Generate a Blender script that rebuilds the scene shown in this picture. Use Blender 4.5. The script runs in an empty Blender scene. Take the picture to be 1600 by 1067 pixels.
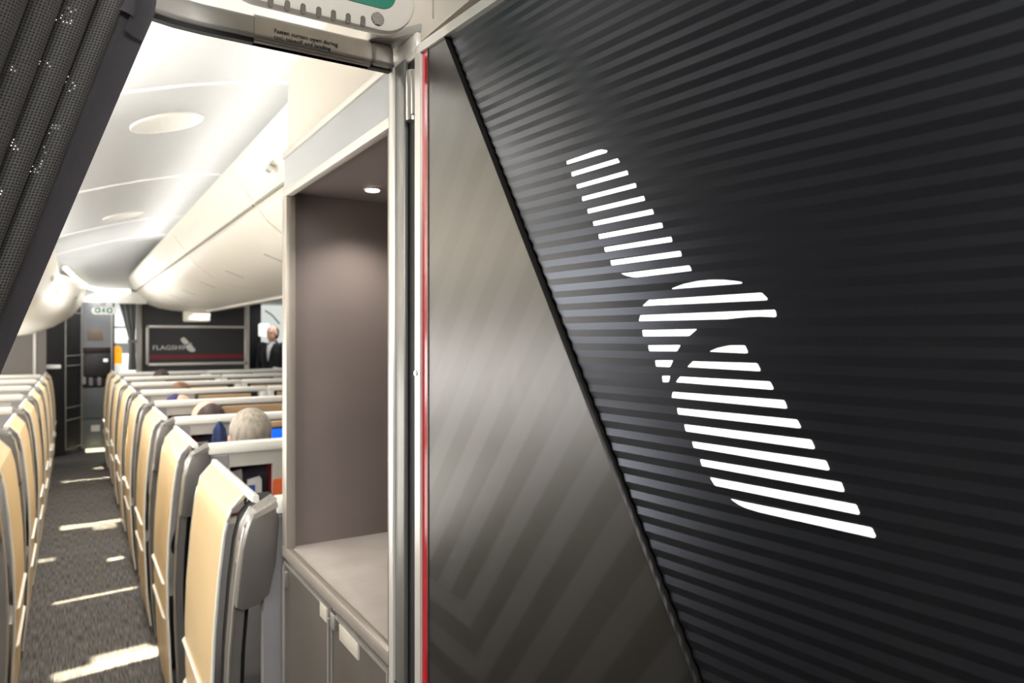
import bpy, bmesh, math, random
from mathutils import Vector, Matrix
random.seed(7)
SC = bpy.context.scene
COL = SC.collection
PI = math.pi
# ------------------------------------------------------------------ camera model
F, CX, CY, H = 1100.0, 800.0, 526.0, 1.52
TH = math.atan(0.6236); CT, ST = math.cos(TH), math.sin(TH)
def ray(px, py):
    r, s = (px-CX)/F, (CY-py)/F
    return Vector((r*CT+ST, CT-r*ST, s))
CAM = Vector((0, 0, H))
def onX(px, py, c): d = ray(px, py); return CAM + d*(c/d.x)
def onY(px, py, c): d = ray(px, py); return CAM + d*(c/d.y)
def onZ(px, py, c): d = ray(px, py); return CAM + d*((c-H)/d.z)

# ------------------------------------------------------------------ materials
def lin(c):
    c = c/255.0
    return c/12.92 if c <= 0.04045 else ((c+0.055)/1.055)**2.4
def rgb(r, g, b): return (lin(r), lin(g), lin(b), 1)
def new_mat(name):
    m = bpy.data.materials.new(name); m.use_nodes = True
    nt = m.node_tree; b = nt.nodes['Principled BSDF']
    return m, nt, b
def mat(name, c, rough=.5, metal=0.0, var=.06, scale=12, bump=0.0, emit=None, es=0, spec=.5, stretch=(1,1,1)):
    m, nt, b = new_mat(name)
    tc = nt.nodes.new('ShaderNodeTexCoord'); mp = nt.nodes.new('ShaderNodeMapping')
    mp.inputs['Scale'].default_value = stretch
    nt.links.new(tc.outputs['Object'], mp.inputs['Vector'])
    nz = nt.nodes.new('ShaderNodeTexNoise'); nz.inputs['Scale'].default_value = scale; nz.inputs['Detail'].default_value = 4
    nt.links.new(mp.outputs[0], nz.inputs['Vector'])
    rp = nt.nodes.new('ShaderNodeValToRGB')
    col = rgb(*c)
    rp.color_ramp.elements[0].position = .3; rp.color_ramp.elements[1].position = .7
    rp.color_ramp.elements[0].color = tuple(max(0, x*(1-var)) for x in col[:3])+(1,)
    rp.color_ramp.elements[1].color = tuple(min(1, x*(1+var)) for x in col[:3])+(1,)
    nt.links.new(nz.outputs['Fac'], rp.inputs['Fac']); nt.links.new(rp.outputs['Color'], b.inputs['Base Color'])
    b.inputs['Roughness'].default_value = rough; b.inputs['Metallic'].default_value = metal
    b.inputs['Specular IOR Level'].default_value = spec
    if bump:
        bp = nt.nodes.new('ShaderNodeBump'); bp.inputs['Strength'].default_value = bump; bp.inputs['Distance'].default_value = .002
        nt.links.new(nz.outputs['Fac'], bp.inputs['Height']); nt.links.new(bp.outputs[0], b.inputs['Normal'])
    if emit:
        b.inputs['Emission Color'].default_value = rgb(*emit); b.inputs['Emission Strength'].default_value = es
    return m

M = {}
M['ceiling'] = mat('ceiling_white', (242,242,240), .55, var=.01)
M['disc'] = mat('disc_white', (220,217,210), .5, var=.01)
M['bin'] = mat('bin_cream', (240,235,222), .42, var=.015, scale=4)
M['bin_seam'] = mat('bin_seam', (150,145,132), .6)
M['trim_white'] = mat('trim_white', (238,236,230), .4, var=.02)
M['cream'] = mat('cream_shell', (220,192,146), .38, var=.02, scale=5)
M['cream_wall'] = mat('cream_wall', (208,199,186), .5, var=.015, scale=3)
M['rail'] = mat('rail_white', (226,224,216), .35, var=.02)
M['shell'] = mat('shell_grey', (186,182,174), .45, var=.03)
M['shell_dark'] = mat('shell_dark_grey', (112,110,112), .6, var=.05)
M['endcap'] = mat('endcap_grey', (118,114,110), .35, metal=.35, var=.04)
M['chrome'] = mat('satin_metal', (205,203,198), .28, metal=.85, var=.03)
M['dark_trim'] = mat('dark_trim', (62,60,58), .3, metal=.8)
M['black'] = mat('matte_black', (10,10,11), .7)
M['seat_fabric'] = mat('seat_fabric', (62,62,70), .85, var=.2, scale=160, bump=.4)
M['red_in'] = mat('red_lining', (120,22,30), .5)
M['tan'] = mat('tan_panel', (206,172,134), .45, var=.04)
M['steel'] = mat('brushed_steel', (184,180,174), .38, metal=.7, var=.08, scale=30, stretch=(1,1,.05))
M['rail_metal'] = mat('track_grey', (172,169,165), .36, metal=.55, var=.03)
M['alu'] = mat('alu_edge', (212,208,200), .35, metal=.35, var=.03)
M['frame_grey'] = mat('frame_grey', (158,150,140), .38, metal=.35)
M['post_grey'] = mat('post_grey', (116,114,110), .4, metal=.6, var=.08, scale=30, stretch=(1,1,.05))
M['shell_mid'] = mat('shell_mid', (142,140,142), .5)
M['niche'] = mat('niche_brown_grey', (116,105,101), .5, var=.05, scale=6)
M['counter'] = mat('counter_grey', (182,174,168), .4, var=.12, scale=9)
M['door'] = mat('cabinet_door', (84,78,72), .35, var=.05, scale=40, stretch=(1,1,.1))
M['header'] = mat('header_grey', (166,168,170), .45, var=.04, scale=30, stretch=(.1,.1,1))
M['placard'] = mat('placard', (190,184,170), .4)
M['ink'] = mat('ink', (38,38,40), .6)
M['green'] = mat('exit_green', (8,104,82), .4, emit=(8,104,82), es=.08)
M['sign_body'] = mat('sign_body', (196,191,182), .4, var=.02)
M['slot'] = mat('slot_dark', (88,80,70), .6)
M['grille'] = mat('grille', (60,58,52), .5, var=.6, scale=300)
M['red'] = mat('red_gloss', (176,14,28), .14, var=.02, spec=.6)
M['bulk'] = mat('bulkhead_dark', (62,62,62), .5, var=.06, scale=20, stretch=(.2,.2,1))
M['bulk_lines'] = mat('bulkhead_lines', (48,48,49), .45, var=.15, scale=18, stretch=(.02,.02,1))
M['taupe'] = mat('taupe_wall', (118,112,104), .55, var=.04)
M['mono'] = mat('monument_charcoal', (44,43,43), .45, var=.08)
M['mono_trim'] = mat('monument_trim', (150,146,140), .4, metal=.3)
M['galley'] = mat('galley_grey', (150,152,154), .45, var=.04)
M['galley2'] = mat('galley_grey_dark', (108,112,114), .5, var=.04)
M['maroon'] = mat('maroon', (46,12,16), .5)
M['beige'] = mat('beige', (150,130,112), .5)
M['white_lit'] = mat('white_lit', (240,242,238), .5, emit=(235,240,235), es=.7)  # emission paints the galley's brightness onto white surfaces that are no lamps
M['orange'] = mat('orange', (245,140,20), .5, emit=(245,150,30), es=.9, var=.3, scale=6)  # cloth is no lamp; emission paints the bright doorway light into it
M['orange2'] = mat('orange_tag', (230,110,60), .5)
M['far_curtain'] = mat('far_curtain', (112,112,112), .8, var=.12)
M['emblem'] = mat('emblem_silver', (215,213,208), .35)
M['sign_red'] = mat('sign_red', (120,32,44), .4)
M['glow'] = mat('light_white', (255,255,250), .5, emit=(255,252,240), es=1.8)
M['lamp_warm'] = mat('lamp_warm', (255,250,230), .5, emit=(255,246,224), es=9)
M['window_glow'] = mat('window_glow', (240,248,255), .2, emit=(250,250,255), es=9.0)
M['logo'] = mat('logo_glow', (255,253,250), .4, emit=(255,252,248), es=1.3)
M['painted_floor_light'] = mat('painted_floor_light', (250,245,200), .4, emit=(255,248,200), es=1.5)
M['skin'] = mat('skin', (214,166,142), .5, var=.06, scale=20)
M['hair_grey'] = mat('hair_grey', (150,142,130), .75, var=.35, scale=70, bump=.8, stretch=(1,1,.25))
M['hair_dark'] = mat('hair_dark', (48,32,26), .6, var=.4, scale=80, bump=.8, stretch=(1,1,.25))
M['hair_brown'] = mat('hair_brown', (104,72,46), .65, var=.3, scale=80, bump=.8, stretch=(1,1,.25))
M['purple'] = mat('purple_cloth', (52,46,92), .8, var=.1)
M['shirt_white'] = mat('shirt_white', (236,234,236), .7)
M['suit'] = mat('suit_dark', (26,26,32), .8, var=.1)
M['navy'] = mat('navy_cloth', (44,58,100), .8, var=.2, scale=30)
M['blue_screen'] = mat('blue_screen', (20,90,240), .3, emit=(20,100,250), es=1.0)
M['paper'] = mat('paper', (226,224,222), .7, var=.05)
M['blue_print'] = mat('blue_print', (40,90,170), .6)
M['wall'] = mat('sidewall', (236,234,228), .5, var=.02)

def panel_mats():
    # smooth dark woven laminate with a nested-V tonal pattern and a fine vertical grain
    m, nt, b = new_mat('dark_laminate'); N, L = nt.nodes, nt.links
    tc = N.new('ShaderNodeTexCoord'); sx = N.new('ShaderNodeSeparateXYZ'); L.new(tc.outputs['Object'], sx.inputs[0])
    def mth(op, a, bb=None, c=None):
        n = N.new('ShaderNodeMath'); n.operation = op
        for i, v in enumerate((a, bb, c)):
            if v is None: continue
            if isinstance(v, (int, float)): n.inputs[i].default_value = v
            else: L.new(v, n.inputs[i])
        return n.outputs[0]
    u, v = sx.outputs['X'], sx.outputs['Z']
    du = mth('SUBTRACT', u, .134); dv = mth('SUBTRACT', v, 1.157)
    d1 = mth('SUBTRACT', mth('MULTIPLY', du, .80), mth('MULTIPLY', dv, .60))
    d2 = mth('SUBTRACT', mth('MULTIPLY', du, -.08), dv)
    w = mth('MAXIMUM', d1, d2)
    gt = mth('GREATER_THAN', w, 0.0)
    w = mth('ADD', mth('MULTIPLY', w, gt), mth('MULTIPLY', d1, mth('SUBTRACT', 1.0, gt)))
    s = mth('SINE', mth('MULTIPLY', w, 2*PI/.062))
    st = N.new('ShaderNodeMapRange'); st.inputs[1].default_value = -.25; st.inputs[2].default_value = .25
    L.new(s, st.inputs[0])
    fd = N.new('ShaderNodeMapRange'); fd.inputs[1].default_value = 1.2; fd.inputs[2].default_value = 1.6; fd.inputs[3].default_value = 1; fd.inputs[4].default_value = .3
    L.new(v, fd.inputs[0])
    stf = mth('ADD', mth('MULTIPLY', mth('SUBTRACT', st.outputs[0], .5), fd.outputs[0]), .5)
    # grain
    mp = N.new('ShaderNodeMapping'); mp.inputs['Scale'].default_value = (900, 900, 22); L.new(tc.outputs['Object'], mp.inputs[0])
    nz = N.new('ShaderNodeTexNoise'); nz.inputs['Scale'].default_value = 1; nz.inputs['Detail'].default_value = 3; L.new(mp.outputs[0], nz.inputs['Vector'])
    mix = N.new('ShaderNodeMix'); mix.data_type = 'RGBA'
    mix.inputs[6].default_value = rgb(80,78,75); mix.inputs[7].default_value = rgb(90,88,86)
    L.new(stf, mix.inputs[0]); L.new(mix.outputs[2], b.inputs['Base Color'])
    ro = mth('ADD', mth('MULTIPLY', nz.outputs['Fac'], .12), .25)
    ro = mth('ADD', ro, mth('MULTIPLY', stf, .03))
    L.new(ro, b.inputs['Roughness'])
    b.inputs['Metallic'].default_value = .86
    bp = N.new('ShaderNodeBump'); bp.inputs['Strength'].default_value = .05; bp.inputs['Distance'].default_value = .001
    L.new(nz.outputs['Fac'], bp.inputs['Height']); L.new(bp.outputs[0], b.inputs['Normal'])
    M['laminate'] = m
    M['corr'] = mat('corrugated_black', (74,76,82), .29, metal=.9, var=.06, scale=5, spec=.5, stretch=(.3,.3,6))
    # carpet: streaks running along the aisle
    m, nt, b = new_mat('carpet'); N, L = nt.nodes, nt.links
    tc = N.new('ShaderNodeTexCoord'); mp = N.new('ShaderNodeMapping'); mp.inputs['Scale'].default_value = (220, 9, 1)
    L.new(tc.outputs['Object'], mp.inputs[0])
    nz = N.new('ShaderNodeTexNoise'); nz.inputs['Scale'].default_value = 1; nz.inputs['Detail'].default_value = 5; L.new(mp.outputs[0], nz.inputs['Vector'])
    rp = N.new('ShaderNodeValToRGB'); e = rp.color_ramp.elements
    e[0].position = .36; e[0].color = rgb(30,28,27); e[1].position = .66; e[1].color = rgb(98,93,88)
    L.new(nz.outputs['Fac'], rp.inputs[0]); L.new(rp.outputs[0], b.inputs['Base Color']); b.inputs['Roughness'].default_value = .9
    M['carpet'] = m
    # perforated curtain mesh
    m, nt, b = new_mat('curtain_mesh'); N, L = nt.nodes, nt.links
    uv = N.new('ShaderNodeUVMap'); uv.uv_map = 'UVMap'
    vo = N.new('ShaderNodeTexVoronoi'); vo.voronoi_dimensions = '2D'; vo.inputs['Scale'].default_value = 300; vo.inputs['Randomness'].default_value = .12
    L.new(uv.outputs[0], vo.inputs['Vector'])
    rp = N.new('ShaderNodeValToRGB'); e = rp.color_ramp.elements
    e[0].position = .26; e[0].color = rgb(12,12,14); e[1].position = .40; e[1].color = rgb(84,82,80)
    L.new(vo.outputs['Distance'], rp.inputs[0]); L.new(rp.outputs[0], b.inputs['Base Color']); b.inputs['Roughness'].default_value = .75
    hole = N.new('ShaderNodeMath'); hole.operation = 'LESS_THAN'; hole.inputs[1].default_value = .17; L.new(vo.outputs['Distance'], hole.inputs[0])
    nz = N.new('ShaderNodeTexNoise'); nz.inputs['Scale'].default_value = 26; L.new(uv.outputs[0], nz.inputs['Vector'])
    th = N.new('ShaderNodeMath'); th.operation = 'GREATER_THAN'; th.inputs[1].default_value = .57; L.new(nz.outputs['Fac'], th.inputs[0])
    wn = N.new('ShaderNodeSeparateColor'); L.new(vo.outputs['Color'], wn.inputs[0])
    t2 = N.new('ShaderNodeMath'); t2.operation = 'GREATER_THAN'; t2.inputs[1].default_value = .5; L.new(wn.outputs[0], t2.inputs[0])
    a = N.new('ShaderNodeMath'); a.operation = 'MULTIPLY'; L.new(hole.outputs[0], a.inputs[0]); L.new(th.outputs[0], a.inputs[1])
    a2 = N.new('ShaderNodeMath'); a2.operation = 'MULTIPLY'; L.new(a.outputs[0], a2.inputs[0]); L.new(t2.outputs[0], a2.inputs[1])
    inv = N.new('ShaderNodeMath'); inv.operation = 'SUBTRACT'; inv.inputs[0].default_value = 1; L.new(a2.outputs[0], inv.inputs[1])
    L.new(inv.outputs[0], b.inputs['Alpha'])
    M['mesh_fabric'] = m
    M['band_fabric'] = mat('curtain_band', (98,96,101), .7, var=.05, scale=200, bump=.1)
panel_mats()

# ------------------------------------------------------------------ mesh helpers
def BM(): return bmesh.new()
def box(bm, x0, x1, y0, y1, z0, z1, bev=0, seg=2):
    r = bmesh.ops.create_cube(bm, size=1)
    vs = r['verts']
    for v in vs:
        v.co = Vector((x0+(v.co.x+.5)*(x1-x0), y0+(v.co.y+.5)*(y1-y0), z0+(v.co.z+.5)*(z1-z0)))
    if bev:
        es = {e for v in vs for e in v.link_edges}
        bmesh.ops.bevel(bm, geom=list(es), offset=bev, segments=seg, affect='EDGES', profile=.5)
    return bm
def prism(bm, pts, vec, bev=0):
    vs = [bm.verts.new(Vector(p)) for p in pts]
    f = bm.faces.new(vs)
    r = bmesh.ops.extrude_face_region(bm, geom=[f])
    nv = [g for g in r['geom'] if isinstance(g, bmesh.types.BMVert)]
    bmesh.ops.translate(bm, verts=nv, vec=Vector(vec))
    if bev:
        es = {e for v in nv for e in v.link_edges if all(w in nv for w in e.verts)}
        es |= {e for v in vs for e in v.link_edges if all(w in vs for w in e.verts)}
        bmesh.ops.bevel(bm, geom=list(es), offset=bev, segments=2, affect='EDGES', profile=.5)
    return bm
def tube(bm, path, r, n=10, r2=None):
    path = [Vector(p) for p in path]; rings = []
    for i, p in enumerate(path):
        d = (path[min(i+1, len(path)-1)]-path[max(i-1, 0)]).normalized()
        up = Vector((0,0,1)) if abs(d.z) < .9 else Vector((0,1,0))
        a = d.cross(up).normalized(); b = d.cross(a)
        rr = r if r2 is None else r+(r2-r)*i/(len(path)-1)
        rings.append([bm.verts.new(p+a*rr*math.cos(2*PI*k/n)+b*rr*math.sin(2*PI*k/n)) for k in range(n)])
    for i in range(len(rings)-1):
        for k in range(n): bm.faces.new((rings[i][k], rings[i][(k+1)%n], rings[i+1][(k+1)%n], rings[i+1][k]))
    bm.faces.new(rings[0][::-1]); bm.faces.new(rings[-1])
    return bm
def sweep(bm, path, prof):
    """prof: closed list of (side, z) swept along a horizontal path"""
    path = [Vector(p) for p in path]; rings = []
    for i, p in enumerate(path):
        d = (path[min(i+1, len(path)-1)]-path[max(i-1, 0)]); d.z = 0; d.normalize()
        a = Vector((d.y, -d.x, 0))
        rings.append([bm.verts.new(p+a*s+Vector((0,0,z))) for s, z in prof])
    n = len(prof)
    for i in range(len(rings)-1):
        for k in range(n): bm.faces.new((rings[i][k], rings[i][(k+1)%n], rings[i+1][(k+1)%n], rings[i+1][k]))
    bm.faces.new(rings[0][::-1]); bm.faces.new(rings[-1])
    return bm
def loft(bm, secs, closed=True, caps=True):
    rings = [[bm.verts.new(Vector(p)) for p in s] for s in secs]
    n = len(rings[0])
    for i in range(len(rings)-1):
        for k in range(n if closed else n-1):
            bm.faces.new((rings[i][k], rings[i][(k+1)%n], rings[i+1][(k+1)%n], rings[i+1][k]))
    if caps and closed:
        bm.faces.new(rings[0][::-1]); bm.faces.new(rings[-1])
    return bm
def disc(bm, c, r, axis, depth, n=28, ry=None):
    c = Vector(c); ax = Vector(axis).normalized()
    up = Vector((0,0,1)) if abs(ax.z) < .9 else Vector((0,1,0))
    a = ax.cross(up).normalized(); b = ax.cross(a); ry = ry or r
    return prism(bm, [c+a*r*math.cos(2*PI*k/n)+b*ry*math.sin(2*PI*k/n) for k in range(n)], ax*depth)
def rrect(x0, x1, z0, z1, r, n=6):
    out = []
    for cx, cz, a0 in ((x1-r, z1-r, 0), (x0+r, z1-r, 90), (x0+r, z0+r, 180), (x1-r, z0+r, 270)):
        for k in range(n+1):
            a = math.radians(a0+90*k/n); out.append((cx+r*math.cos(a), cz+r*math.sin(a)))
    return out

def root_loc(o):
    l = Vector((0,0,0))
    while o is not None: l += o.location; o = o.parent
    return l
def obj(name, bm, m, parent=None, ang=35, base=True, xf=None):
    """link bm (given in world coordinates) as one mesh object"""
    bmesh.ops.recalc_face_normals(bm, faces=bm.faces[:])
    if xf is not None: bmesh.ops.transform(bm, matrix=xf, verts=bm.verts[:])
    if parent is not None: off = root_loc(parent)
    elif base and len(bm.verts):
        xs = [v.co.x for v in bm.verts]; ys = [v.co.y for v in bm.verts]; zs = [v.co.z for v in bm.verts]
        off = Vector(((min(xs)+max(xs))/2, (min(ys)+max(ys))/2, min(zs)))
    else: off = Vector((0,0,0))
    if off.length > 0: bmesh.ops.translate(bm, verts=bm.verts[:], vec=-off)
    me = bpy.data.meshes.new(name); bm.to_mesh(me); bm.free()
    for p in me.polygons: p.use_smooth = True
    me.set_sharp_from_angle(angle=math.radians(ang))
    me.materials.append(m)
    o = bpy.data.objects.new(name, me); COL.objects.link(o)
    if parent is not None: o.parent = parent
    else: o.location = off
    return o
def thing(name, label, cat, loc=(0,0,0), group=None):
    o = bpy.data.objects.new(name, None); COL.objects.link(o); o.location = loc; o.empty_display_size = .1
    o['label'] = label; o['category'] = cat
    if group: o['group'] = group
    return o
def tag(o, label, cat, group=None):
    o['label'] = label; o['category'] = cat
    if group: o['group'] = group
    return o
def struct(name, bm, m, **k):
    o = obj(name, bm, m, **k); o['kind'] = 'structure'; return o
def dup(root, loc, label=None, group=None):
    def cp(o, par):
        c = o.copy(); COL.objects.link(c)
        if par is not None: c.parent = par
        for ch in list(o.children): cp(ch, c)
        return c
    r = cp(root, None); r.location = loc
    if label: r['label'] = label
    if group: r['group'] = group
    return r
def text_obj(name, body, size, m, parent, mw, align='LEFT', extrude=.0004, spacing=1.0, line=1.0):
    cu = bpy.data.curves.new(name, 'FONT'); cu.body = body; cu.size = size; cu.align_x = align; cu.extrude = extrude
    cu.space_character = spacing; cu.space_line = line; cu.resolution_u = 4
    t = bpy.data.objects.new(name+'_tmp', cu); COL.objects.link(t)
    bpy.context.view_layer.update()
    me = bpy.data.meshes.new_from_object(t.evaluated_get(bpy.context.evaluated_depsgraph_get()))
    bpy.data.objects.remove(t); bpy.data.curves.remove(cu)
    me.transform(mw); me.transform(Matrix.Translation(-root_loc(parent)))
    me.materials.clear(); me.materials.append(m)
    me.name = name
    o = bpy.data.objects.new(name, me); COL.objects.link(o); o.parent = parent
    return o
def frameY(p, xdir=1):   # text in a plane facing -Y
    return Matrix.Translation(p) @ Matrix.Rotation(PI/2, 4, 'X')

# ================================================================== SETTING
bm = BM(); box(bm, -1.5, 4.1, -1.6, 13.2, -.05, 0); struct('floor', bm, M['carpet'], base=False)
# ceiling over the aisle, curving down to the end header
prof = [(-.25,2.20),(-.18,2.235),(-.08,2.278),(.04,2.322),(.18,2.370),(.34,2.420),(.5,2.462),(.66,2.492),(.85,2.515),(1.05,2.527),(1.34,2.533)]
def ceilz(x):
    for (a, za), (b, zb) in zip(prof, prof[1:]):
        if x <= b: return za+(zb-za)*(x-a)/(b-a)
    return prof[-1][1]
secs = []
ys = [-1.6,0,1.5,3,4.5,6,7,7.6]+[7.6+1.95*math.sin(k/10*PI/2) for k in range(1, 11)]
for y in ys:
    k = 0 if y < 7.6 else 1-math.sqrt(max(0, 1-((y-7.6)/1.95)**2))
    secs.append([(x, y, z-.36*k*(.35 if x < -.2 else .8 if x < -.1 else 1 if x < .5 else 1.1 if x < .7 else .3)) for x, z in prof])
bm = BM(); loft(bm, secs, closed=False)
bmesh.ops.solidify(bm, geom=bm.faces[:], thickness=.02)
struct('ceiling', bm, M['ceiling'], ang=60, base=False)
# slim transverse joints in the ceiling
for i, y in enumerate((2.75, 4.55, 6.3, 7.5)):
    bm = BM(); tube(bm, [(x, y, z-.001) for x, z in prof[1:-1]], .006, 8)
    struct('trim_%d' % (i+1), bm, M['ceiling'], ang=60)
# sidewalls
def left_wall():
    bm = BM()
    for y in range(12): box(bm, -1.36, -1.31, y*1.03-.6, y*1.03-.06, 1.02, 1.58) if False else None
    box(bm, -1.36, -1.31, -1.6, 13.2, 0, 1.06); box(bm, -1.36, -1.31, -1.6, 13.2, 1.56, 2.4)
    y0 = -1.6
    for k in range(14):
        yc = .62+k*.82
        box(bm, -1.36, -1.31, y0, yc-.15, 1.06, 1.56); y0 = yc+.15
    box(bm, -1.36, -1.31, y0, 13.2, 1.06, 1.56)
    return bm
struct('wall_left', left_wall(), M['wall'], base=False)
for k in range(14):
    yc = .62+k*.82
    bm = BM()
    prism(bm, [(-1.325, y, z) for y, z in rrect(yc-.15, yc+.15, 1.06, 1.56, .09)], (-.02, 0, 0))
    w = struct('window_%d' % (k+1), bm, M['window_glow'])
bm = BM(); box(bm, 4.0, 4.05, -1.6, 13.2, 0, 2.4); struct('wall_right', bm, M['wall'], base=False)
bm = BM(); box(bm, -1.4, 4.05, 13.1, 13.2, 0, 2.4); struct('wall_back', bm, M['galley'], base=False)
# header closing the cabin end, and the lower ceiling over the galley beyond
bm = BM(); box(bm, -.75, .76, 9.56, 9.66, 1.915, 2.06, .012); struct('trim_5', bm, M['trim_white'])
bm = BM(); box(bm, -1.3, 4.0, 9.9, 13.1, 2.06, 2.09); struct('trim_6', bm, M['ceiling'])
# cream closure wall above the cabinet and the door panel
zt = 2.175
pts = [(1.775, 1.972), (1.775, zt-.06)] + [(1.775-.06*(1-math.cos(a)), zt-.06+.06*math.sin(a)) for a in (PI/6, PI/3, PI/2)] + [(.95, zt), (.95, 2.6), (-.6, 2.6), (-.6, 1.972)]
bm = BM(); prism(bm, [(.452, y, z) for y, z in pts], (.03, 0, 0)); struct('wall_upper', bm, M['cream_wall'])
bm = BM(); prism(bm, [(.4505, y, z) for y, z in ((.945,1.99),(.945,2.6),(.943,2.6),(.943,1.99))], (.002,0,0)); struct('trim_7', bm, M['bin_seam'])
# taupe wall of the left cabin end
bm = BM(); box(bm, -1.31, -.28, 10.4, 10.46, 0, 2.0); struct('wall_front_left', bm, M['taupe'])
bm = BM()
p = onY(54, 550, 10.395); box(bm, p.x-.015, p.x+.015, 10.385, 10.4, 1.0, 2.0); struct('trim_8', bm, M['alu'])

bm = BM(); box(bm, -1.0, -.95, -1.6, .75, 0, 2.2); struct('unseen_dark_wall', bm, M['mono'])  # unseen dark sheet added to keep reflections in the black panel dim
# cove light strips
g = 'cove lights along the ceiling edge'
def strip(path, r, label):
    bm = BM(); tube(bm, path, r, 8); return tag(obj('cove_light', bm, M['glow']), label, 'light')
strip([(.70, .95, 2.245), (.70, 7.9, 2.245)], .012, 'long glowing cove strip behind the top edge of the centre overhead bins')
strip([onY(102, 419, 8.3), onY(120, 436, 8.9), onY(138, 449, 9.4), onY(160, 454, 9.52), onY(204, 455, 9.52)], .022, 'bright bent light strip along the far end of the ceiling')

# oval ceiling fittings
def ceil_hit(px, py):
    d = ray(px, py); k = 1.0
    while k < 9 and CAM.z+d.z*k < ceilz(CAM.x+d.x*k): k += .004
    return CAM+d*k
for px, py, lab in ((262, 190, 'round flush white ceiling disc nearest the camera'), (193, 336, 'round flush white ceiling disc farther along the aisle, beyond the second joint')):
    c = ceil_hit(px, py); R0 = .14*(1 if px > 200 else .95)
    bm = BM(); secs = []
    for rr, dz in ((1, .004), (1, -.006), (.965, -.0085), (.93, -.003), (.2, .001)):
        ring = []
        for k in range(48):
            x = c.x+R0*rr*math.cos(2*PI*k/48); ring.append((x, c.y+R0*1.05*rr*math.sin(2*PI*k/48), ceilz(x)-.001+dz))
        secs.append(ring)
    loft(bm, secs)
    tag(obj('ceiling_disc', bm, M['disc'], ang=40), lab, 'ceiling disc')

# ================================================================== OVERHEAD BINS
CB = [(.62,2.26),(.565,2.245),(.555,2.20),(.60,2.125),(.645,2.075),(.66,2.06),(.70,2.01),(.80,1.93),(.92,1.885),(1.08,1.855),(1.25,1.842),(1.34,1.84)]
def bin_sec(y, pts=CB, s=0): return [(x, y, z) for x, z in pts]
cb_names = ['nearest the cabinet', 'second from the cabinet', 'third from the cabinet', 'fourth from the cabinet', 'farthest, above the branded bulkhead']
L0, NB = 1.84, 5; LB = (9.86-L0)/NB
XC = 1.34
def centre_bin(y0, y1, label, last=False):
    t = thing('overhead_bin', label, 'overhead bin', (XC, (y0+y1)/2, 1.84), 'centre overhead bins')
    g = .004
    half = [(x, z) for x, z in CB]
    full = half + [(2*XC-x, z) for x, z in half[::-1][1:]]
    bm = BM(); loft(bm, [[(x, y0+g, z) for x, z in full], [(x, y1-g, z) for x, z in full]])
    obj('body', bm, M['bin'], t, ang=30)
    # door skin: proud of the body on the aisle side, with a joint line above it
    d = half[5:]
    off = [(x-.006, z-.006) for x, z in d[:-1]] + [(d[-1][0]-.03, d[-1][1]-.006)]
    ring = d[:-1] + [(d[-1][0]-.03, d[-1][1]+.002)]
    dr = obj('door', loft(BM(), [[(x, y, z) for x, z in off+ring[::-1]] for y in (y0+.012, y1-.012)]), M['bin'], t, ang=30)
    ym = (y0+y1)/2
    ln = y1-y0
    for q in ((.25, .75) if ln > 1.3 else (.4,)):
        yq = y0+ln*q
        bm = BM(); prism(bm, [(.80-.0075, yq-.012, 1.93-.0075), (.80-.0075, yq+.012, 1.93-.0075), (.905-.0075, yq+.012, 1.8906-.0075), (.905-.0075, yq-.012, 1.8906-.0075)], (.002, 0, .004))
        obj('latch', bm, M['placard'], dr)
    # light line and service units under the centreline
    bm = BM(); box(bm, 1.385, 1.42, y0+.01, y1-.01, 1.822, 1.845, .006); obj('light_strip', bm, M['trim_white'], t)
    bm = BM(); tube(bm, [(.640, y0+.02, 2.068), (.640, y1-.02, 2.068)], .006, 6); obj('joint_line', bm, M['bin_seam'], t)
    return t
CY_ = [1.84, 3.05, 5.1, 7.15, 8.6, 9.86]
for i in range(NB):
    centre_bin(CY_[i], CY_[i+1], 'cream centre overhead bin over the middle seats, '+cb_names[i])
# ventilation nozzle set in the nearest fascia
p = onX(420, 258, .585)
bm = BM(); disc(bm, (.60, p.y, 2.12), .034, (-1, 0, .45), .016, ry=.026)
t = tag(obj('fascia_button', bm, M['chrome']), 'small silver oval fitting on the fascia of the nearest centre bin', 'fitting')
# projecting unit at the end of the bins
t = thing('reading_light_unit', 'rounded cream light unit hanging under the centre bins before the bulkhead', 'light', (1.34, 9.45, 1.75))
a = onY(288, 489, 9.45); b_ = onY(326, 503, 9.45)
bm = BM(); box(bm, a.x, b_.x, 9.3, 9.6, b_.z, 1.836, .02, 3); obj('housing', bm, M['bin'], t)
q = onY(299, 496, 9.29); bm = BM(); disc(bm, (q.x, 9.302, q.z), .014, (0,-1,0), .004); obj('lamp', bm, M['lamp_warm'], t)

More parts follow.
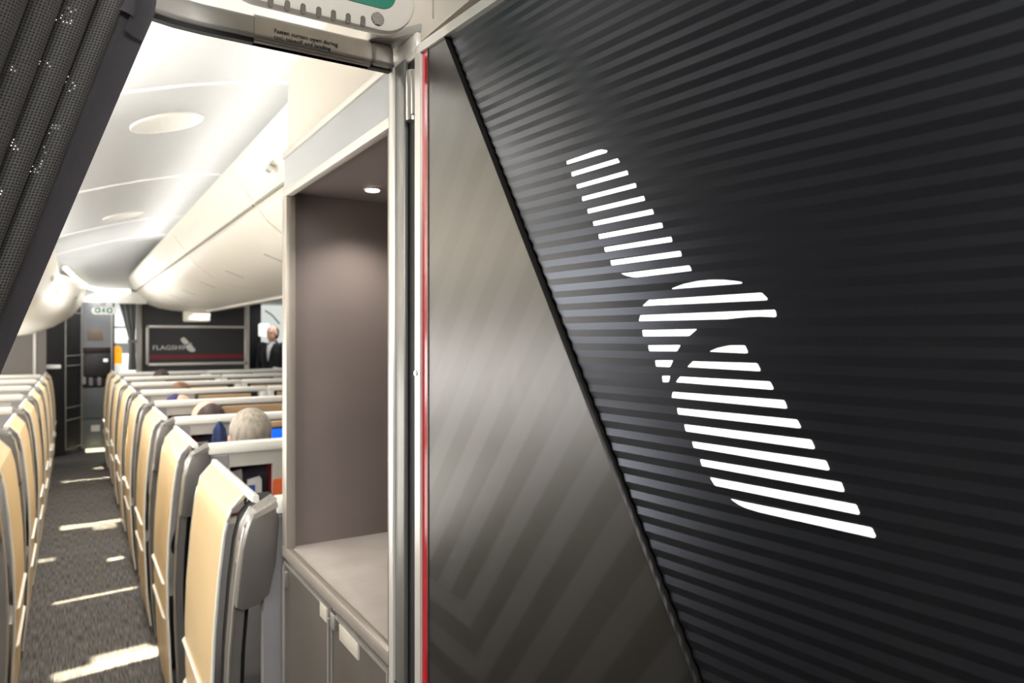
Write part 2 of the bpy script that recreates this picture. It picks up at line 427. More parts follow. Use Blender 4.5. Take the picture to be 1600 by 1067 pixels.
LBP = [(-.22,2.17),(-.135,2.145),(-.105,2.10),(-.108,2.06),(-.125,1.98),(-.17,1.87),(-.26,1.755),(-.40,1.64),(-.58,1.555),(-.80,1.505),(-1.05,1.50),(-1.30,1.53),(-1.30,2.17)]
lb_names = ['nearest the curtain', 'second from the curtain', 'third from the curtain', 'fourth from the curtain']
def left_bin(y0, y1, label, sh0=0, sh1=0):
    t = thing('overhead_bin', label, 'overhead bin', (-.7, (y0+y1)/2, 1.5), 'left overhead bins')
    def sec(y, s, o=0): return [(x+s*min(1, max(0, (x+1.3)/1.0)), y, z) for x, z in LBP]
    obj('body', loft(BM(), [sec(y0+.004, sh0), sec(y1-.004, sh1)]), M['bin'], t, ang=30)
    def skin(y, s):
        d = LBP[3:10]; k = [(x+.006, z-.006) for x, z in d]
        return [(x+s*min(1, max(0, (x+1.3)/1.0)), y, z) for x, z in k+d[::-1]]
    dr = obj('door', loft(BM(), [skin(y0+.012, sh0), skin(y1-.012, sh1)]), M['bin'], t, ang=30)
    bm = BM(); ym = y1-.35; s = sh0+(sh1-sh0)*.7
    prism(bm, [(-.125+s*.95, ym-.15, 1.955), (-.125+s*.95, ym+.15, 1.955), (-.133+s*.95, ym+.15, 1.935), (-.133+s*.95, ym-.15, 1.935)], (.008, 0, 0)); obj('latch', bm, M['placard'], dr)
    return t
ys = [1.14, 3.16, 4.82, 6.48, 8.14]
for i in range(4):
    left_bin(ys[i], ys[i+1], 'cream outboard overhead bin above the left seats, '+lb_names[i])
left_bin(ys[4], 9.52, 'cream outboard overhead bin above the left seats, angled into the aisle at the far end', 0, .235)

# ================================================================== SEATS
PROF = [(.335,.04),(.318,.2),(.307,.45),(.305,.6),(.310,.74),(.322,.89),(.335,1.0),(.350,1.062),(.392,1.108)]
def profx(z):
    for (x0, z0), (x1, z1) in zip(PROF, PROF[1:]):
        if z <= z1: return x0+(x1-x0)*(max(z, z0)-z0)/(z1-z0)
    return PROF[-1][0]
def make_seat(name, label, mx, loc, group):
    """mx maps the X of a right-hand seat; Y is relative to the rear corner of the shell"""
    t = thing(name, label, 'seat', loc, group)
    Y0 = loc[1]-.5
    def P(x, y, z): return (mx(x), Y0+y, z)
    def bx(bm, x0, x1, y0, y1, z0, z1, bev=0):
        a, b = sorted((mx(x0), mx(x1))); return box(bm, a, b, Y0+y0, Y0+y1, z0, z1, bev)
    # cream aisle side: curved sheet swept along the aisle with softened ends
    def side(y, inset=0, th=.008, zs=None):
        pr = PROF if zs is None else zs
        o = [P(x+inset, y, z) for x, z in pr]; i = [P(x+th, y, z-(.012 if k == len(pr)-1 else 0)) for k, (x, z) in enumerate(pr)]
        return o+i[::-1]
    obj('aisle_panel', loft(BM(), [side(.185, .008), side(.192, .002), side(.20, 0), side(.685, 0), side(.70, .003), side(.71, .012)]), M['cream'], t, ang=28)
    # pale rail along the top of the aisle side
    bm = BM()
    loft(bm, [[P(.388, y, 1.098), P(.389, y, 1.111), P(.394, y, 1.1155), P(.404, y, 1.113), P(.407, y, 1.09)] for y in (.085, .71)])
    obj('top_trim', bm, M['rail'], t)
    # pale edges of the cream panel
    edge = [(profx(z), z) for z in [.04+.03*k for k in range(34)]]+[(.350,1.062),(.375,1.09),(.390,1.106)]
    bm = BM(); tube(bm, [P(x+.004, .187, z) for x, z in edge], .0048, 6); obj('edge_trim', bm, M['rail'], t)
    bm = BM(); tube(bm, [P(x+.006, .708, z) for x, z in edge], .0048, 6); obj('edge_trim', bm, M['chrome'], t)
    # dark slot behind the panel
    obj('shadow_gap', loft(BM(), [[P(x+.024, y, z-.01) for x, z in PROF]+[P(x+.06, y, z-.01) for x, z in PROF[::-1]] for y in (.08, .19)]), M['black'], t)
    # rear post: slim metal bar following the same curve
    pp = [(profx(z), z) for z in (.04,.2,.45,.6,.74,.89,1.0)]+[(.345,1.05),(.368,1.088)]
    obj('rear_post', loft(BM(), [[P(x+.013, y, z) for x, z in pp]+[P(x+.040, y, z) for x, z in pp[::-1]] for y in (.028, .088)]), M['endcap'], t)
    bm = BM(); tube(bm, [P(x+.014, .030, z) for x, z in pp], .0042, 6); obj('edge_trim', bm, M['chrome'], t)
    # winged cap at the upper rear corner
    wing = [(.334,.865),(.348,1.0),(.360,1.052),(.374,1.086),(.430,1.118),(.436,1.06),(.428,.96),(.412,.885),(.385,.862),(.352,.855)]
    w = obj('wing_cap', prism(BM(), [P(x, 0, z) for x, z in wing], (0, .075, 0), .006), M['endcap'], t)
    bm = BM(); prism(bm, [P(x, -.0025, z) for x, z in ((.372,1.086),(.428,1.112),(.432,1.098),(.378,1.075))], (0, .06, 0)); obj('cap_edge', bm, M['chrome'], w)
    obj('cap_facet', loft(BM(), [[P(x+dx, y, z) for x, z in ((.3335,.868),(.3475,1.0),(.3595,1.05),(.372,1.080)) for dx in (0,)]+[P(x+.003, y, z) for x, z in ((.372,1.080),(.3595,1.05),(.3475,1.0),(.3335,.868))] for y in (.008, .068)]), M['chrome'], w)
    # back shell facing the row behind, with a stowage niche
    bm = BM()
    bx(bm, .40, .505, .012, .045, .05, 1.085); bx(bm, .665, .80, .012, .045, .05, 1.085)
    bx(bm, .505, .665, .012, .045, 1.025, 1.085); bx(bm, .505, .665, .012, .045, .05, .83)
    bx(bm, .80, 1.30, .012, .045, .05, .90)
    sh = obj('back_shell', bm, M['shell'], t)
    bm = BM(); prism(bm, [P(x, .008, z) for x, z in ((.40,.06),(.40,1.07),(.497,1.07),(.497,.81),(.80,.81),(.80,.06))], (0, .006, 0)); obj('lower_panel', bm, M['shell_mid'], sh)
    bm = BM()
    bx(bm, .505, .665, .135, .14, .83, 1.025); bx(bm, .505, .665, .04, .14, .822, .83); bx(bm, .505, .665, .04, .14, 1.025, 1.03)
    bx(bm, .500, .505, .04, .14, .83, 1.025); bx(bm, .665, .67, .04, .14, .83, 1.025)
    obj('niche_lining', bm, M['red_in'], sh)
    bm = BM(); bx(bm, .425, 1.335, -.004, .055, 1.078, 1.118, .010); obj('top_rail', bm, M['rail'], t)
    # console side opening with tan inner panel, dark recess and centre post
    bm = BM(); bx(bm, .80, 1.30, .17, .175, .80, 1.075); bx(bm, .80, 1.30, .045, .17, .88, .90); bx(bm, .80, .806, .045, .17, .90, 1.075); obj('console_recess', bm, M['black'], t)
    bm = BM(); bx(bm, .84, 1.235, .10, .12, .955, 1.058, .004); obj('console_panel', bm, M['tan'], t)
    bm = BM(); bx(bm, 1.285, 1.337, .0, .07, .05, 1.11, .006); obj('console_post', bm, M['rail'], t)
    # cushions
    bm = BM(); bx(bm, .43, .98, .27, .86, .12, .30, .03); obj('seat_cushion', bm, M['seat_fabric'], t)
    bm = BM(); bb = [P(x, y, z) for x in (.44,) for y, z in ((.30,.28),(.19,.98),(.11,.98),(.20,.28))]
    prism(bm, bb, (mx(.97)-mx(.44), 0, 0), .018); obj('backrest', bm, M['seat_fabric'], t)
    bm = BM(); bx(bm, .55, .86, .125, .215, .90, 1.06, .03); obj('headrest', bm, M['seat_fabric'], t)
    bm = BM(); bx(bm, .40, 1.30, .06, .9, .03, .12, .01); obj('seat_base', bm, M['shell_dark'], t)
    # aisle armrest bar and lower handles
    for zg in (.545, .41):
        bm = BM(); tube(bm, [P(profx(zg)+.004, .25, zg), P(profx(zg)-.004, .27, zg), P(profx(zg)-.004, .69, zg), P(profx(zg)+.004, .706, zg)], .0055, 8); obj('grip_rail', bm, M['rail'], t)
    bm = BM(); bx(bm, .345, .40, .73, .98, .02, .34, .012); obj('foot_panel', bm, M['endcap'], t)
    return t
PITCH, Y1 = 1.03, 1.79
order = ['first', 'second', 'third', 'fourth', 'fifth', 'sixth', 'seventh', 'eighth']
XM = .136
r0 = make_seat('cabin_seat', 'nearest cream-sided pod seat on the right of the aisle, touching the cabinet', lambda x: x, (.85, Y1+.5, 0), 'pod seats on the right of the aisle')
for n in range(1, 8):
    dup(r0, (.85, Y1+n*PITCH+.5, 0), '%s cream-sided pod seat from the cabinet on the right of the aisle' % order[n])
mx = lambda x: XM-x
l0 = make_seat('cabin_seat', 'nearest cream-sided pod seat on the left of the aisle, at the photo edge', mx, (XM-.85, Y1+PITCH+.5, 0), 'pod seats on the left of the aisle')
for n in range(2, 8):
    dup(l0, (XM-.85, Y1+n*PITCH+.5, 0), '%s cream-sided pod seat on the left of the aisle, counting from the nearest' % order[n-1])
mx2 = lambda x: 2*XC-x
m0 = make_seat('cabin_seat', 'pod seat beyond the centre divider, nearest of the four seen past the cabinet', mx2, (2*XC-.85, Y1+4*PITCH+.5, 0), 'pod seats beyond the centre divider')
for n in range(5, 8):
    dup(m0, (2*XC-.85, Y1+n*PITCH+.5, 0), 'pod seat beyond the centre divider, %s of the four seen past the cabinet' % order[n-4])

# small things in and on the seats
def row(n): return Y1+n*PITCH
t = thing('booklet', 'white booklet standing in the red-lined niche of the second right-hand seat', 'booklet', (.55, row(1)+.09, .83))
bm = BM(); prism(bm, [(.515, row(1)+.075, .832), (.575, row(1)+.095, .832), (.565, row(1)+.10, 1.0), (.512, row(1)+.082, .99)], (0, .006, 0)); obj('pages', bm, M['paper'], t)
t = thing('packet', 'white packet with blue print in the red-lined niche', 'packet', (.6, row(1)+.06, .83))
bm = BM(); prism(bm, [(.575, row(1)+.05, .832), (.632, row(1)+.055, .832), (.636, row(1)+.07, .955), (.628, row(1)+.072, .968), (.58, row(1)+.068, .960)], (0, .018, 0), .004); obj('bag', bm, M['paper'], t)
bm = BM(); prism(bm, [(.578, row(1)+.0565, .895), (.606, row(1)+.0582, .895), (.607, row(1)+.0645, .938), (.58, row(1)+.0625, .938)], (0, -.002, 0)); obj('blue_label', bm, M['blue_print'], t)
t = tag(obj('booklet', prism(BM(), [(.51, row(2)+.07, .832), (.60, row(2)+.07, .832), (.598, row(2)+.10, .975), (.512, row(2)+.10, .975)], (0, .006, 0), .001), M['paper']), 'pale booklet standing in the niche of the third right-hand seat', 'booklet')
q = onY(433, 756, row(1)+.005)
bm = BM(); prism(bm, [(x, row(1)+.011, z) for x, z in rrect(q.x-.016, q.x+.03, q.z-.05, q.z+.02, .01)], (0, -.008, 0)); tag(obj('orange_tag', bm, M['orange2']), 'small orange tag on the grey back shell beside the cabinet edge', 'tag')
# jacket hung on the back shell of the third row
t = thing('jacket', 'dark blue jacket hanging on a seat back beside the grey-haired passenger', 'jacket', (.63, row(2), .7))
secs = []
for z, w, a in ((1.088,.008,.2),(1.075,.016,.6),(1.05,.030,.9),(1.0,.038,1),(.93,.042,1),(.78,.045,1)):
    ring = []
    for k in range(24):
        an = 2*PI*k/24
        ring.append((.633+w*math.cos(an), row(2)-.020+(.013+.005*math.sin(5*an+z*9)*a)*math.sin(an), z))
    secs.append(ring)
obj('cloth', loft(BM(), secs), M['navy'], t, ang=60)
bm = BM(); tube(bm, [(.633, row(2)+.012, 1.075), (.633, row(2)-.018, 1.073), (.633, row(2)-.03, 1.083)], .004, 8); obj('hook', bm, M['chrome'], t)
# lit screen beside the grey-haired passenger
t = thing('seat_monitor', 'glowing blue screen beside the grey-haired passenger', 'monitor', (.95, row(2)-.1, .9))
bm = BM(); box(bm, .80, 1.1, row(2)-.05, row(2)-.03, .86, 1.045, .006); obj('bezel', bm, M['black'], t)
bm = BM(); box(bm, .806, 1.094, row(2)-.053, row(2)-.05, .87, 1.035); obj('display', bm, M['blue_screen'], t)
bm = BM(); box(bm, .9, 1.0, row(2)-.032, row(2)+.013, .86, .90, .004); obj('mount', bm, M['shell_dark'], t)

# ================================================================== STOWAGE CABINET
XF, YN, YF = .44, 1.083, 1.772     # aisle face, near end, far end
t = thing('stowage_cabinet', 'grey stowage cabinet with an open lit niche beside the black panel', 'cabinet', (.75, 1.43, 0))
XB = 1.12
zc0, zn1 = 1.005, 1.872           # counter top, niche ceiling
bm = BM()
box(bm, XF+.012, XB, YN, YF-.022, .10, .955)                                # carcass
obj('lower_body', bm, M['mono'], t)
bm = BM(); box(bm, XF+.02, XB, YN+.0, YF-.02, .02, .10); obj('plinth', bm, M['black'], t)
bm = BM(); box(bm, XF+.004, XB, YF-.022, YF, zc0, 1.965); obj('side_wall', bm, M['niche'], t)
bm = BM(); box(bm, XF+.004, XB, YN, YN+.02, zc0, 1.965); obj('side_wall', bm, M['niche'], t)
bm = BM(); box(bm, XB-.02, XB, YN+.02, YF-.022, zc0, 1.965); obj('back_wall', bm, M['niche'], t)
bm = BM(); box(bm, XF+.012, XB-.02, YN+.02, YF-.022, zn1, zn1+.02); obj('niche_ceiling', bm, M['niche'], t)
bm = BM(); box(bm, XF+.006, XB-.02, YN+.02, YF-.022, zc0-.05, zc0, .0); obj('worktop', bm, M['counter'], t)
bm = BM(); box(bm, XF-.004, XF+.012, YN, YF, zc0-.024, zc0+.003, .003); obj('worktop_edge', bm, M['frame_grey'], t)
hb, ht = 1.861, 1.972
bm = BM(); box(bm, XF+.002, XF+.012, YN, YF, hb+.016, ht-.014); obj('header_panel', bm, M['header'], t)
bm = BM(); box(bm, XF-.003, XF+.014, YN, YF, ht-.016, ht, .003); obj('frame_rail', bm, M['alu'], t)
bm = BM(); box(bm, XF-.003, XF+.014, YN, YF, hb, hb+.019, .003); obj('frame_rail', bm, M['alu'], t)
bm = BM(); box(bm, XF-.003, XF+.02, YF-.040, YF, zc0, hb, .003); obj('frame_post', bm, M['frame_grey'], t)
bm = BM(); box(bm, XF-.003, XF+.02, YF-.012, YF, .02, zc0-.045, .003); obj('frame_post', bm, M['steel'], t)
# doors
yd = onX(517, 960, XF).y
for k, (y0, y1) in enumerate(((yd+.008, YF-.018), (YN+.004, yd-.008))):
    bm = BM(); box(bm, XF, XF+.014, y0, y1, .11, zc0-.032, .003)
    d = obj('door', bm, M['door'], t)
    bm = BM()
    box(bm, XF-.003, XF+.004, y0, y0+.006, .11, zc0-.032); box(bm, XF-.003, XF+.004, y1-.006, y1, .11, zc0-.032); box(bm, XF-.003, XF+.004, y0+.006, y1-.006, zc0-.039, zc0-.032)
    obj('door_edging', bm, M['steel'], d)
    if k == 0:
        bm = BM(); box(bm, XF-.004, XF+.001, y0+.008, y0+.055, zc0-.066, zc0-.036, .001); obj('placard', bm, M['placard'], d)
        bm = BM(); box(bm, XF-.008, XF+.001, y1-.03, y1-.02, zc0-.09, zc0-.05, .002); obj('latch', bm, M['chrome'], d)
    else:
        bm = BM(); box(bm, XF-.004, XF+.001, y1-.16, y1-.055, zc0-.070, zc0-.039, .001); obj('placard', bm, M['placard'], d)
        bm = BM(); box(bm, XF-.006, XF+.001, y1-.03, y1-.004, zc0-.062, zc0-.032, .001); obj('hinge', bm, M['steel'], d)
bm = BM(); box(bm, XF+.001, XF+.01, yd-.008, yd+.008, .11, zc0-.05); obj('door_mullion', bm, M['black'], t)
bm = BM(); tube(bm, [(XF-.004, yd, .12), (XF-.004, yd, zc0-.05)], .004, 8); obj('piano_hinge', bm, M['steel'], t)
p = onZ(582, 296, zn1)
bm = BM(); disc(bm, (p.x, p.y, zn1-.002), .021, (0,0,1), .012); obj('downlight_ring', bm, M['alu'], t)
bm = BM(); disc(bm, (p.x, p.y, zn1-.004), .016, (0,0,1), .01); dl = obj('downlight', bm, M['lamp_warm'], t)
dlp = p

# pillar closing the cabinet's near end
t = thing('door_pillar', 'slim upright metal pillar between the stowage cabinet and the black panel', 'pillar', (.46, 1.05, 0))
bm = BM(); box(bm, XF-.004, XF+.016, 1.062, 1.081, 0, 1.955, .003); obj('edge_strip', bm, M['alu'], t)
bm = BM(); box(bm, XF, XF+.008, 1.026, 1.062, 0, 1.955, .002); obj('post', bm, M['post_grey'], t)
bm = BM(); box(bm, XF+.0085, XF+.12, .955, 1.079, 0, 1.95); obj('dark_recess', bm, M['black'], t)
bm = BM(); box(bm, XF-.001, XF+.006, 1.0255, 1.064, .965, .967); obj('joint', bm, M['mono'], t)
q = onX(641, 143, XF+.004)
bm = BM(); tube(bm, [(XF+.008, q.y, z) for z in (1.855, 1.862, 1.925, 1.932)], .0105, 14); tube(bm, [(XF+.010, q.y-.010, z) for z in (1.862, 1.93)], .009, 14)
obj('hinge', bm, M['chrome'], t)

# ================================================================== CURTAIN TRACK
t = thing('curtain_track', 'grey curved curtain track crossing the aisle, printed with a notice', 'curtain track', (.25, 1.07, 1.92))
ZR = 1.968
def arc_path():
    pts = [(.434, 1.068), (.40, 1.068), (.30, 1.068), (.20, 1.068), (.155, 1.068)]
    cx, cy, r = .155, .868, .20
    for k in range(1, 9):
        a = PI/2+k/8*PI/2*.95; pts.append((cx+r*math.cos(a), cy+r*math.sin(a)))
    pts += [(-.05, .70), (-.06, .4), (-.07, .0)]
    return pts
AP = arc_path()
rp_ = rrect(-.011, .011, -.0165, .0165, .007, 4)
bm = BM(); sweep(bm, [(x, y, ZR) for x, y in AP], rp_); obj('rail', bm, M['rail_metal'], t)
bm = BM(); sweep(bm, [(x, y, ZR-.0185) for x, y in AP], [(-.006,-.004),(.006,-.004),(.006,.006),(-.006,.006)]); obj('groove', bm, M['black'], t)
pa, pb = onY(399, 52, 1.05).x, onY(581, 92, 1.05).x
bm = BM(); sweep(bm, [(pb, 1.068, ZR), (pa, 1.068, ZR)], rrect(-.0135, .0135, -.0185, .0185, .008, 4)); cov = obj('cover', bm, M['steel'], t)
bm = BM(); sweep(bm, [(pb, 1.0655, ZR-.0195), (pa, 1.0655, ZR-.0195)], rrect(-.010, .010, -.003, .003, .002, 2)); obj('cover_lip', bm, M['endcap'], cov)
bm = BM(); box(bm, pb+.0005, .437, 1.054, 1.083, ZR-.0195, ZR+.0185, .009, 3); obj('end_cap', bm, M['rail_metal'], t)
q1 = onY(428, 50, 1.0535)
text_obj('notice_text', 'Fasten curtain open during\ntaxi, takeoff and landing', .0088, M['ink'], t, frameY(Vector((q1.x, 1.0538, q1.z-.0005))), line=1.0)
# bracket tying the rail to the panel top
pl = [(.452, .985), (.452, 1.085)] + [(.412+.0*k, 1.09) for k in range(1)]
bm = BM()
ring = [(.47, .985), (.452, .985)]
for k in range(9):
    a = -PI/2-k/8*PI; ring.append((.424+.030*math.cos(a), 1.064+.032*math.sin(a)))
ring += [(.47, 1.096)]
prism(bm, [(x, y, 1.986) for x, y in ring], (0, 0, .014), .003); obj('bracket', bm, M['rail_metal'], t)
bm = BM(); tube(bm, [(.425, 1.066, ZR+.016), (.425, 1.066, 1.990)], .010, 14); obj('pivot', bm, M['endcap'], t)
bm = BM(); box(bm, .445, .47, .99, 1.08, 1.95, 1.987, .003); obj('bracket_foot', bm, M['alu'], t)

# ================================================================== EXIT SIGN (near)
YS = .925
A = onY(645, 0, YS); B = onY(396, 0, YS); bot = onY(560, 39, YS).z
x0, x1, z0, z1 = B.x-.045, A.x+.005, bot, bot+.135
t = thing('exit_sign', 'rounded off-white exit sign with green face hung above the curtain track', 'sign', ((x0+x1)/2, YS, z0))
bm = BM(); prism(bm, [(x, YS, z) for x, z in rrect(x0, x1, z0, z1, .052, 10)], (0, .022, 0), .006); obj('housing', bm, M['sign_body'], t)
g0 = onY(618, 0, YS).x; gb = onY(585, 11, YS).z
bm = BM(); prism(bm, [(x, YS-.0015, z) for x, z in rrect(x0+.07, g0, gb, gb+.07, .022, 8)], (0, .004, 0)); obj('green_panel', bm, M['green'], t)
for px, py in ((423,3),(449,9),(473.5,14),(498,19),(521,24),(544,29),(567,33)):
    q = onY(px, py, YS)
    bm = BM(); prism(bm, [(x, YS-.001, z) for x, z in rrect(q.x-.0034, q.x+.0034, q.z-.007, q.z+.007, .0033, 4)], (0, .003, 0)); obj('slot', bm, M['slot'], t)
q = onY(590, 30, YS)
bm = BM(); disc(bm, (q.x, YS+.002, q.z), .0092, (0,-1,0), .0035); gr = obj('grille', bm, M['grille'], t)
bm = BM()
for k in range(-3, 4):
    w = math.sqrt(max(0, .0088**2-(k*.0023)**2)); box(bm, q.x-w, q.x+w, YS-.0026, YS-.0012, q.z+k*.0023-.0004, q.z+k*.0023+.0004)
obj('grille_bar', bm, M['sign_body'], gr)
bm = BM(); box(bm, (x0+x1)/2-.03, (x0+x1)/2+.03, YS+.004, YS+.02, z1-.005, 2.45, .004); obj('hanger', bm, M['sign_body'], t)

# ================================================================== CURTAIN
t = thing('curtain', 'dark grey perforated mesh curtain gathered at the left of the aisle', 'curtain', (-.15, .95, .1))
def top_pt(s):   # along the track, from the leading edge
    P = [(.092, 1.030), (.06, 1.0), (.03, .965), (-.0, .90), (-.02, .82), (-.045, .70), (-.06, .55), (-.07, .40)]
    f = s*(len(P)-1); i = min(int(f), len(P)-2); f -= i
    return Vector((P[i][0]+(P[i+1][0]-P[i][0])*f, P[i][1]+(P[i+1][1]-P[i][1])*f))
TT = onY(-190, 1030, 1.03)
def tie_pt(s): return Vector((TT.x-.10*s, TT.y-.42*s))
ZT, ZTIE = 1.945, TT.z
def cpt(s, z, amp, fr, ph=0):
    if z >= ZTIE:
        k = (ZT-z)/(ZT-ZTIE); p = top_pt(s).lerp(tie_pt(s), k)
        d = (top_pt(min(1, s+.01))-top_pt(max(0, s-.01))).lerp(tie_pt(min(1, s+.01))-tie_pt(max(0, s-.01)), k)
    else:
        k = (ZTIE-z)/ZTIE; p = tie_pt(s)+Vector((-.02, 0))*k; d = tie_pt(min(1, s+.01))-tie_pt(max(0, s-.01))
    d.normalize(); n = Vector((d.y, -d.x))
    w = math.sin(2*PI*fr*s+ph); w2 = math.sin(2*PI*fr*s*2+ph+1.3)
    p = p + n*amp*(w+.35*w2) + d*amp*.8*math.cos(2*PI*fr*s+ph)
    return Vector((p.x, p.y, z))
def cloth(s0, s1, ns, zs, amp, fr, off=0, ph=0):
    bm = BM(); uvl = bm.loops.layers.uv.new('UVMap')
    grid = []
    for j, z in enumerate(zs):
        grid.append([bm.verts.new(cpt(s0+(s1-s0)*i/ns, z, amp*(1 if s0 > .01 else .25), fr, ph)+Vector((-off*.3, off, 0))) for i in range(ns+1)])
    lens = [0]
    for i in range(ns): lens.append(lens[-1]+(grid[0][i+1].co-grid[0][i].co).length)
    for j in range(len(zs)-1):
        for i in range(ns):
            f = bm.faces.new((grid[j][i], grid[j][i+1], grid[j+1][i+1], grid[j+1][i]))
            for lp, (a, b) in zip(f.loops, ((i,j),(i+1,j),(i+1,j+1),(i,j+1))): lp[uvl].uv = (lens[a], zs[b])
    return bm
zs = [ZT-.02*k for k in range(60) if ZT-.02*k > .1]+[.1+.0*1]
zs = sorted(set([ZT-.025*k for k in range(75) if ZT-.025*k > .1]), reverse=True)
obj('mesh_panel', cloth(.13, 1, 260, zs, .015, 8, .012, .6), M['mesh_fabric'], t, ang=180)
bm = cloth(0, .17, 10, zs, .004, 6, -.002); bmesh.ops.solidify(bm, geom=bm.faces[:], thickness=.002)
obj('border_band', bm, M['band_fabric'], t, ang=60)
for s0, s1, zz in ((0, .12, .046), (.10, .185, .026)):
    bm = BM(); zs2 = [ZT+.012, ZT-.01, ZT-zz*.6, ZT-zz]
    grid = []
    for z in zs2:
        grid.append([bm.verts.new(cpt(s0+(s1-s0)*i/8, min(z, ZT), .002, 6)+Vector((.002, -.008-(.004 if z == zs2[-1] else 0), max(0, z-ZT)))) for i in range(9)])
    for j in range(3):
        for i in range(8): bm.faces.new((grid[j][i], grid[j][i+1], grid[j+1][i+1], grid[j+1][i]))
    bmesh.ops.solidify(bm, geom=bm.faces[:], thickness=.002)
    obj('header_flap', bm, M['band_fabric'], t, ang=60)

# ================================================================== BLACK PARTITION PANEL (door)
zc_0 = 1.07; r_0 = (648-CX)/F
O = CAM + ray(648, CY)*zc_0
uc = Vector((.7273, -1.0)).normalized()
ux, uy = uc.x*CT+uc.y*ST, -uc.x*ST+uc.y*CT
ANG = math.atan2(uy, ux)
t = thing('partition_panel', 'black partition panel with backlit emblem, ribbed and smooth sections beside the cabinet', 'partition', (O.x, O.y, 0))
t.rotation_euler = (0, 0, ANG)
def puv(px, py):
    r = (px-CX)/F; xc0 = r_0*zc_0
    k = (r*zc_0-xc0)/(.7273+r); z = zc_0-k
    return Vector((k*1.2365, H+(CY-py)*z/F))
def pobj(name, bm, m, parent=None, ang=30):
    """panel-local x (along), y (away from viewer), z"""
    bmesh.ops.recalc_face_normals(bm, faces=bm.faces[:])
    me = bpy.data.meshes.new(name); bm.to_mesh(me); bm.free()
    for p in me.polygons: p.use_smooth = True
    me.set_sharp_from_angle(angle=math.radians(ang)); me.materials.append(m)
    o = bpy.data.objects.new(name, me); COL.objects.link(o); o.parent = parent or t
    return o
UE, VB, VT = .93, .03, H+.427
vo = H+.441
# edge frame (left upright and top rail joined by a rounded corner)
fr = [(0, VB), (0, vo-.012)] + [(.012-.012*math.cos(a), vo-.012+.012*math.sin(a)) for a in (PI/8, PI/4, 3*PI/8, PI/2)] + [(UE, vo), (UE, VT), (.0165, VT), (.0165, VB)]
bm = BM()
outer = [(u, 0, v) for u, v in fr]
prism(bm, outer, (0, .03, 0)); pobj('frame', bm, M['alu'])
bm = BM(); box(bm, .0165, .0335, .004, .022, VB, VT); rs = pobj('red_stripe', bm, M['red'])
bm = BM(); box(bm, .0335, .0365, .003, .022, VB, VT); pobj('stripe_edge', bm, M['maroon'])
bm = BM(); box(bm, .0365, UE, .020, .028, VB, VT); pobj('backing', bm, M['black'])
# diagonal
dA, dB = puv(692, 58), puv(1082, 1067)
def ud(v): return dA.x+(dB.x-dA.x)*(v-dA.y)/(dB.y-dA.y)
bm = BM(); prism(bm, [(.0365, .004, VB), (.0365, .004, VT), (ud(VT), .004, VT), (ud(VB), .004, VB)], (0, .012, 0)); pobj('smooth_panel', bm, M['laminate'])
bm = BM(); prism(bm, [(ud(VT), .0015, VT), (ud(VT)+.0014, .0015, VT), (ud(VB)+.0014, .0015, VB), (ud(VB), .0015, VB)], (0, .016, 0), .0003); pobj('diagonal_trim', bm, M['dark_trim'])
# logo bars: traced as outlines, each lies on its own rib
def ZA(*p): return [(840+x/3.9975, 200+y/3.9975) for x, y in p]
def ZB(*p): return [(940+x/4.9875, 410+y/4.9875) for x, y in p]
def ZC(*p): return [(1000+x/3.5575, 560+y/3.5575) for x, y in p]
bars = [
 (0, ZA((146,200),(340,130),(365,127),(395,131),(403,137),(395,148),(152,222))),
 (1, ZA((176,270),(462,182),(480,208),(183,298))), (2, ZA((208,348),(523,258),(533,285),(216,374))),
 (3, ZA((242,424),(575,337),(583,365),(249,452))), (4, ZA((276,502),(626,418),(637,447),(284,530))),
 (5, ZA((311,580),(680,501),(692,532),(319,608))), (6, ZA((345,660),(738,586),(748,618),(353,690))),
 (7, ZA((381,742),(797,674),(807,706),(390,771))), (8, ZA((420,824),(855,763),(866,797),(430,856))),
 (9, ZA((487,906),(910,855),(928,888),(590,930),(560,929),(520,920))),
 (10, ZB((508,200),(600,165),(700,143),(800,133),(900,133),(980,140),(1050,151),(1050,160),(510,205))),
 (11, ZB((325,290),(1200,234),(1250,280),(1245,291),(278,338))),
 (12, ZB((258,410),(1305,368),(1317,412),(1312,424),(1200,418),(1100,422),(1000,432),(930,440),(250,457))),
 (13, ZB((273,527),(697,519),(640,573),(283,576))),
 (14, ZB((318,646),(568,644),(545,693),(332,692))), (14, ZB((800,695),(860,668),(950,648),(1070,648),(1097,700),(1090,708))),
 (15, ZB((372,764),(510,764),(492,817),(385,812))), (15, ZB((665,772),(1165,788),(1195,840),(1190,848),(628,816))),
 (16, ZB((427,886),(488,886),(480,935),(436,934))), (16, ZB((565,892),(1265,932),(1296,985),(1290,993),(538,935))),
 (17, ZC((150,188),(768,236),(786,275),(783,281),(147,220))), (18, ZC((173,278),(840,345),(863,385),(860,391),(183,313))),
 (19, ZC((214,370),(918,458),(940,500),(937,508),(226,408))), (20, ZC((257,466),(1000,575),(1022,620),(1018,627),(270,500))),
 (21, ZC((302,565),(1085,697),(1105,742),(1100,748),(315,602))), (22, ZC((357,667),(1168,822),(1190,868),(1187,875),(388,712))),
 (23, ZC((471,787),(540,804),(1255,952),(1280,998),(1275,1006),(640,862),(560,838),(520,820))),
]
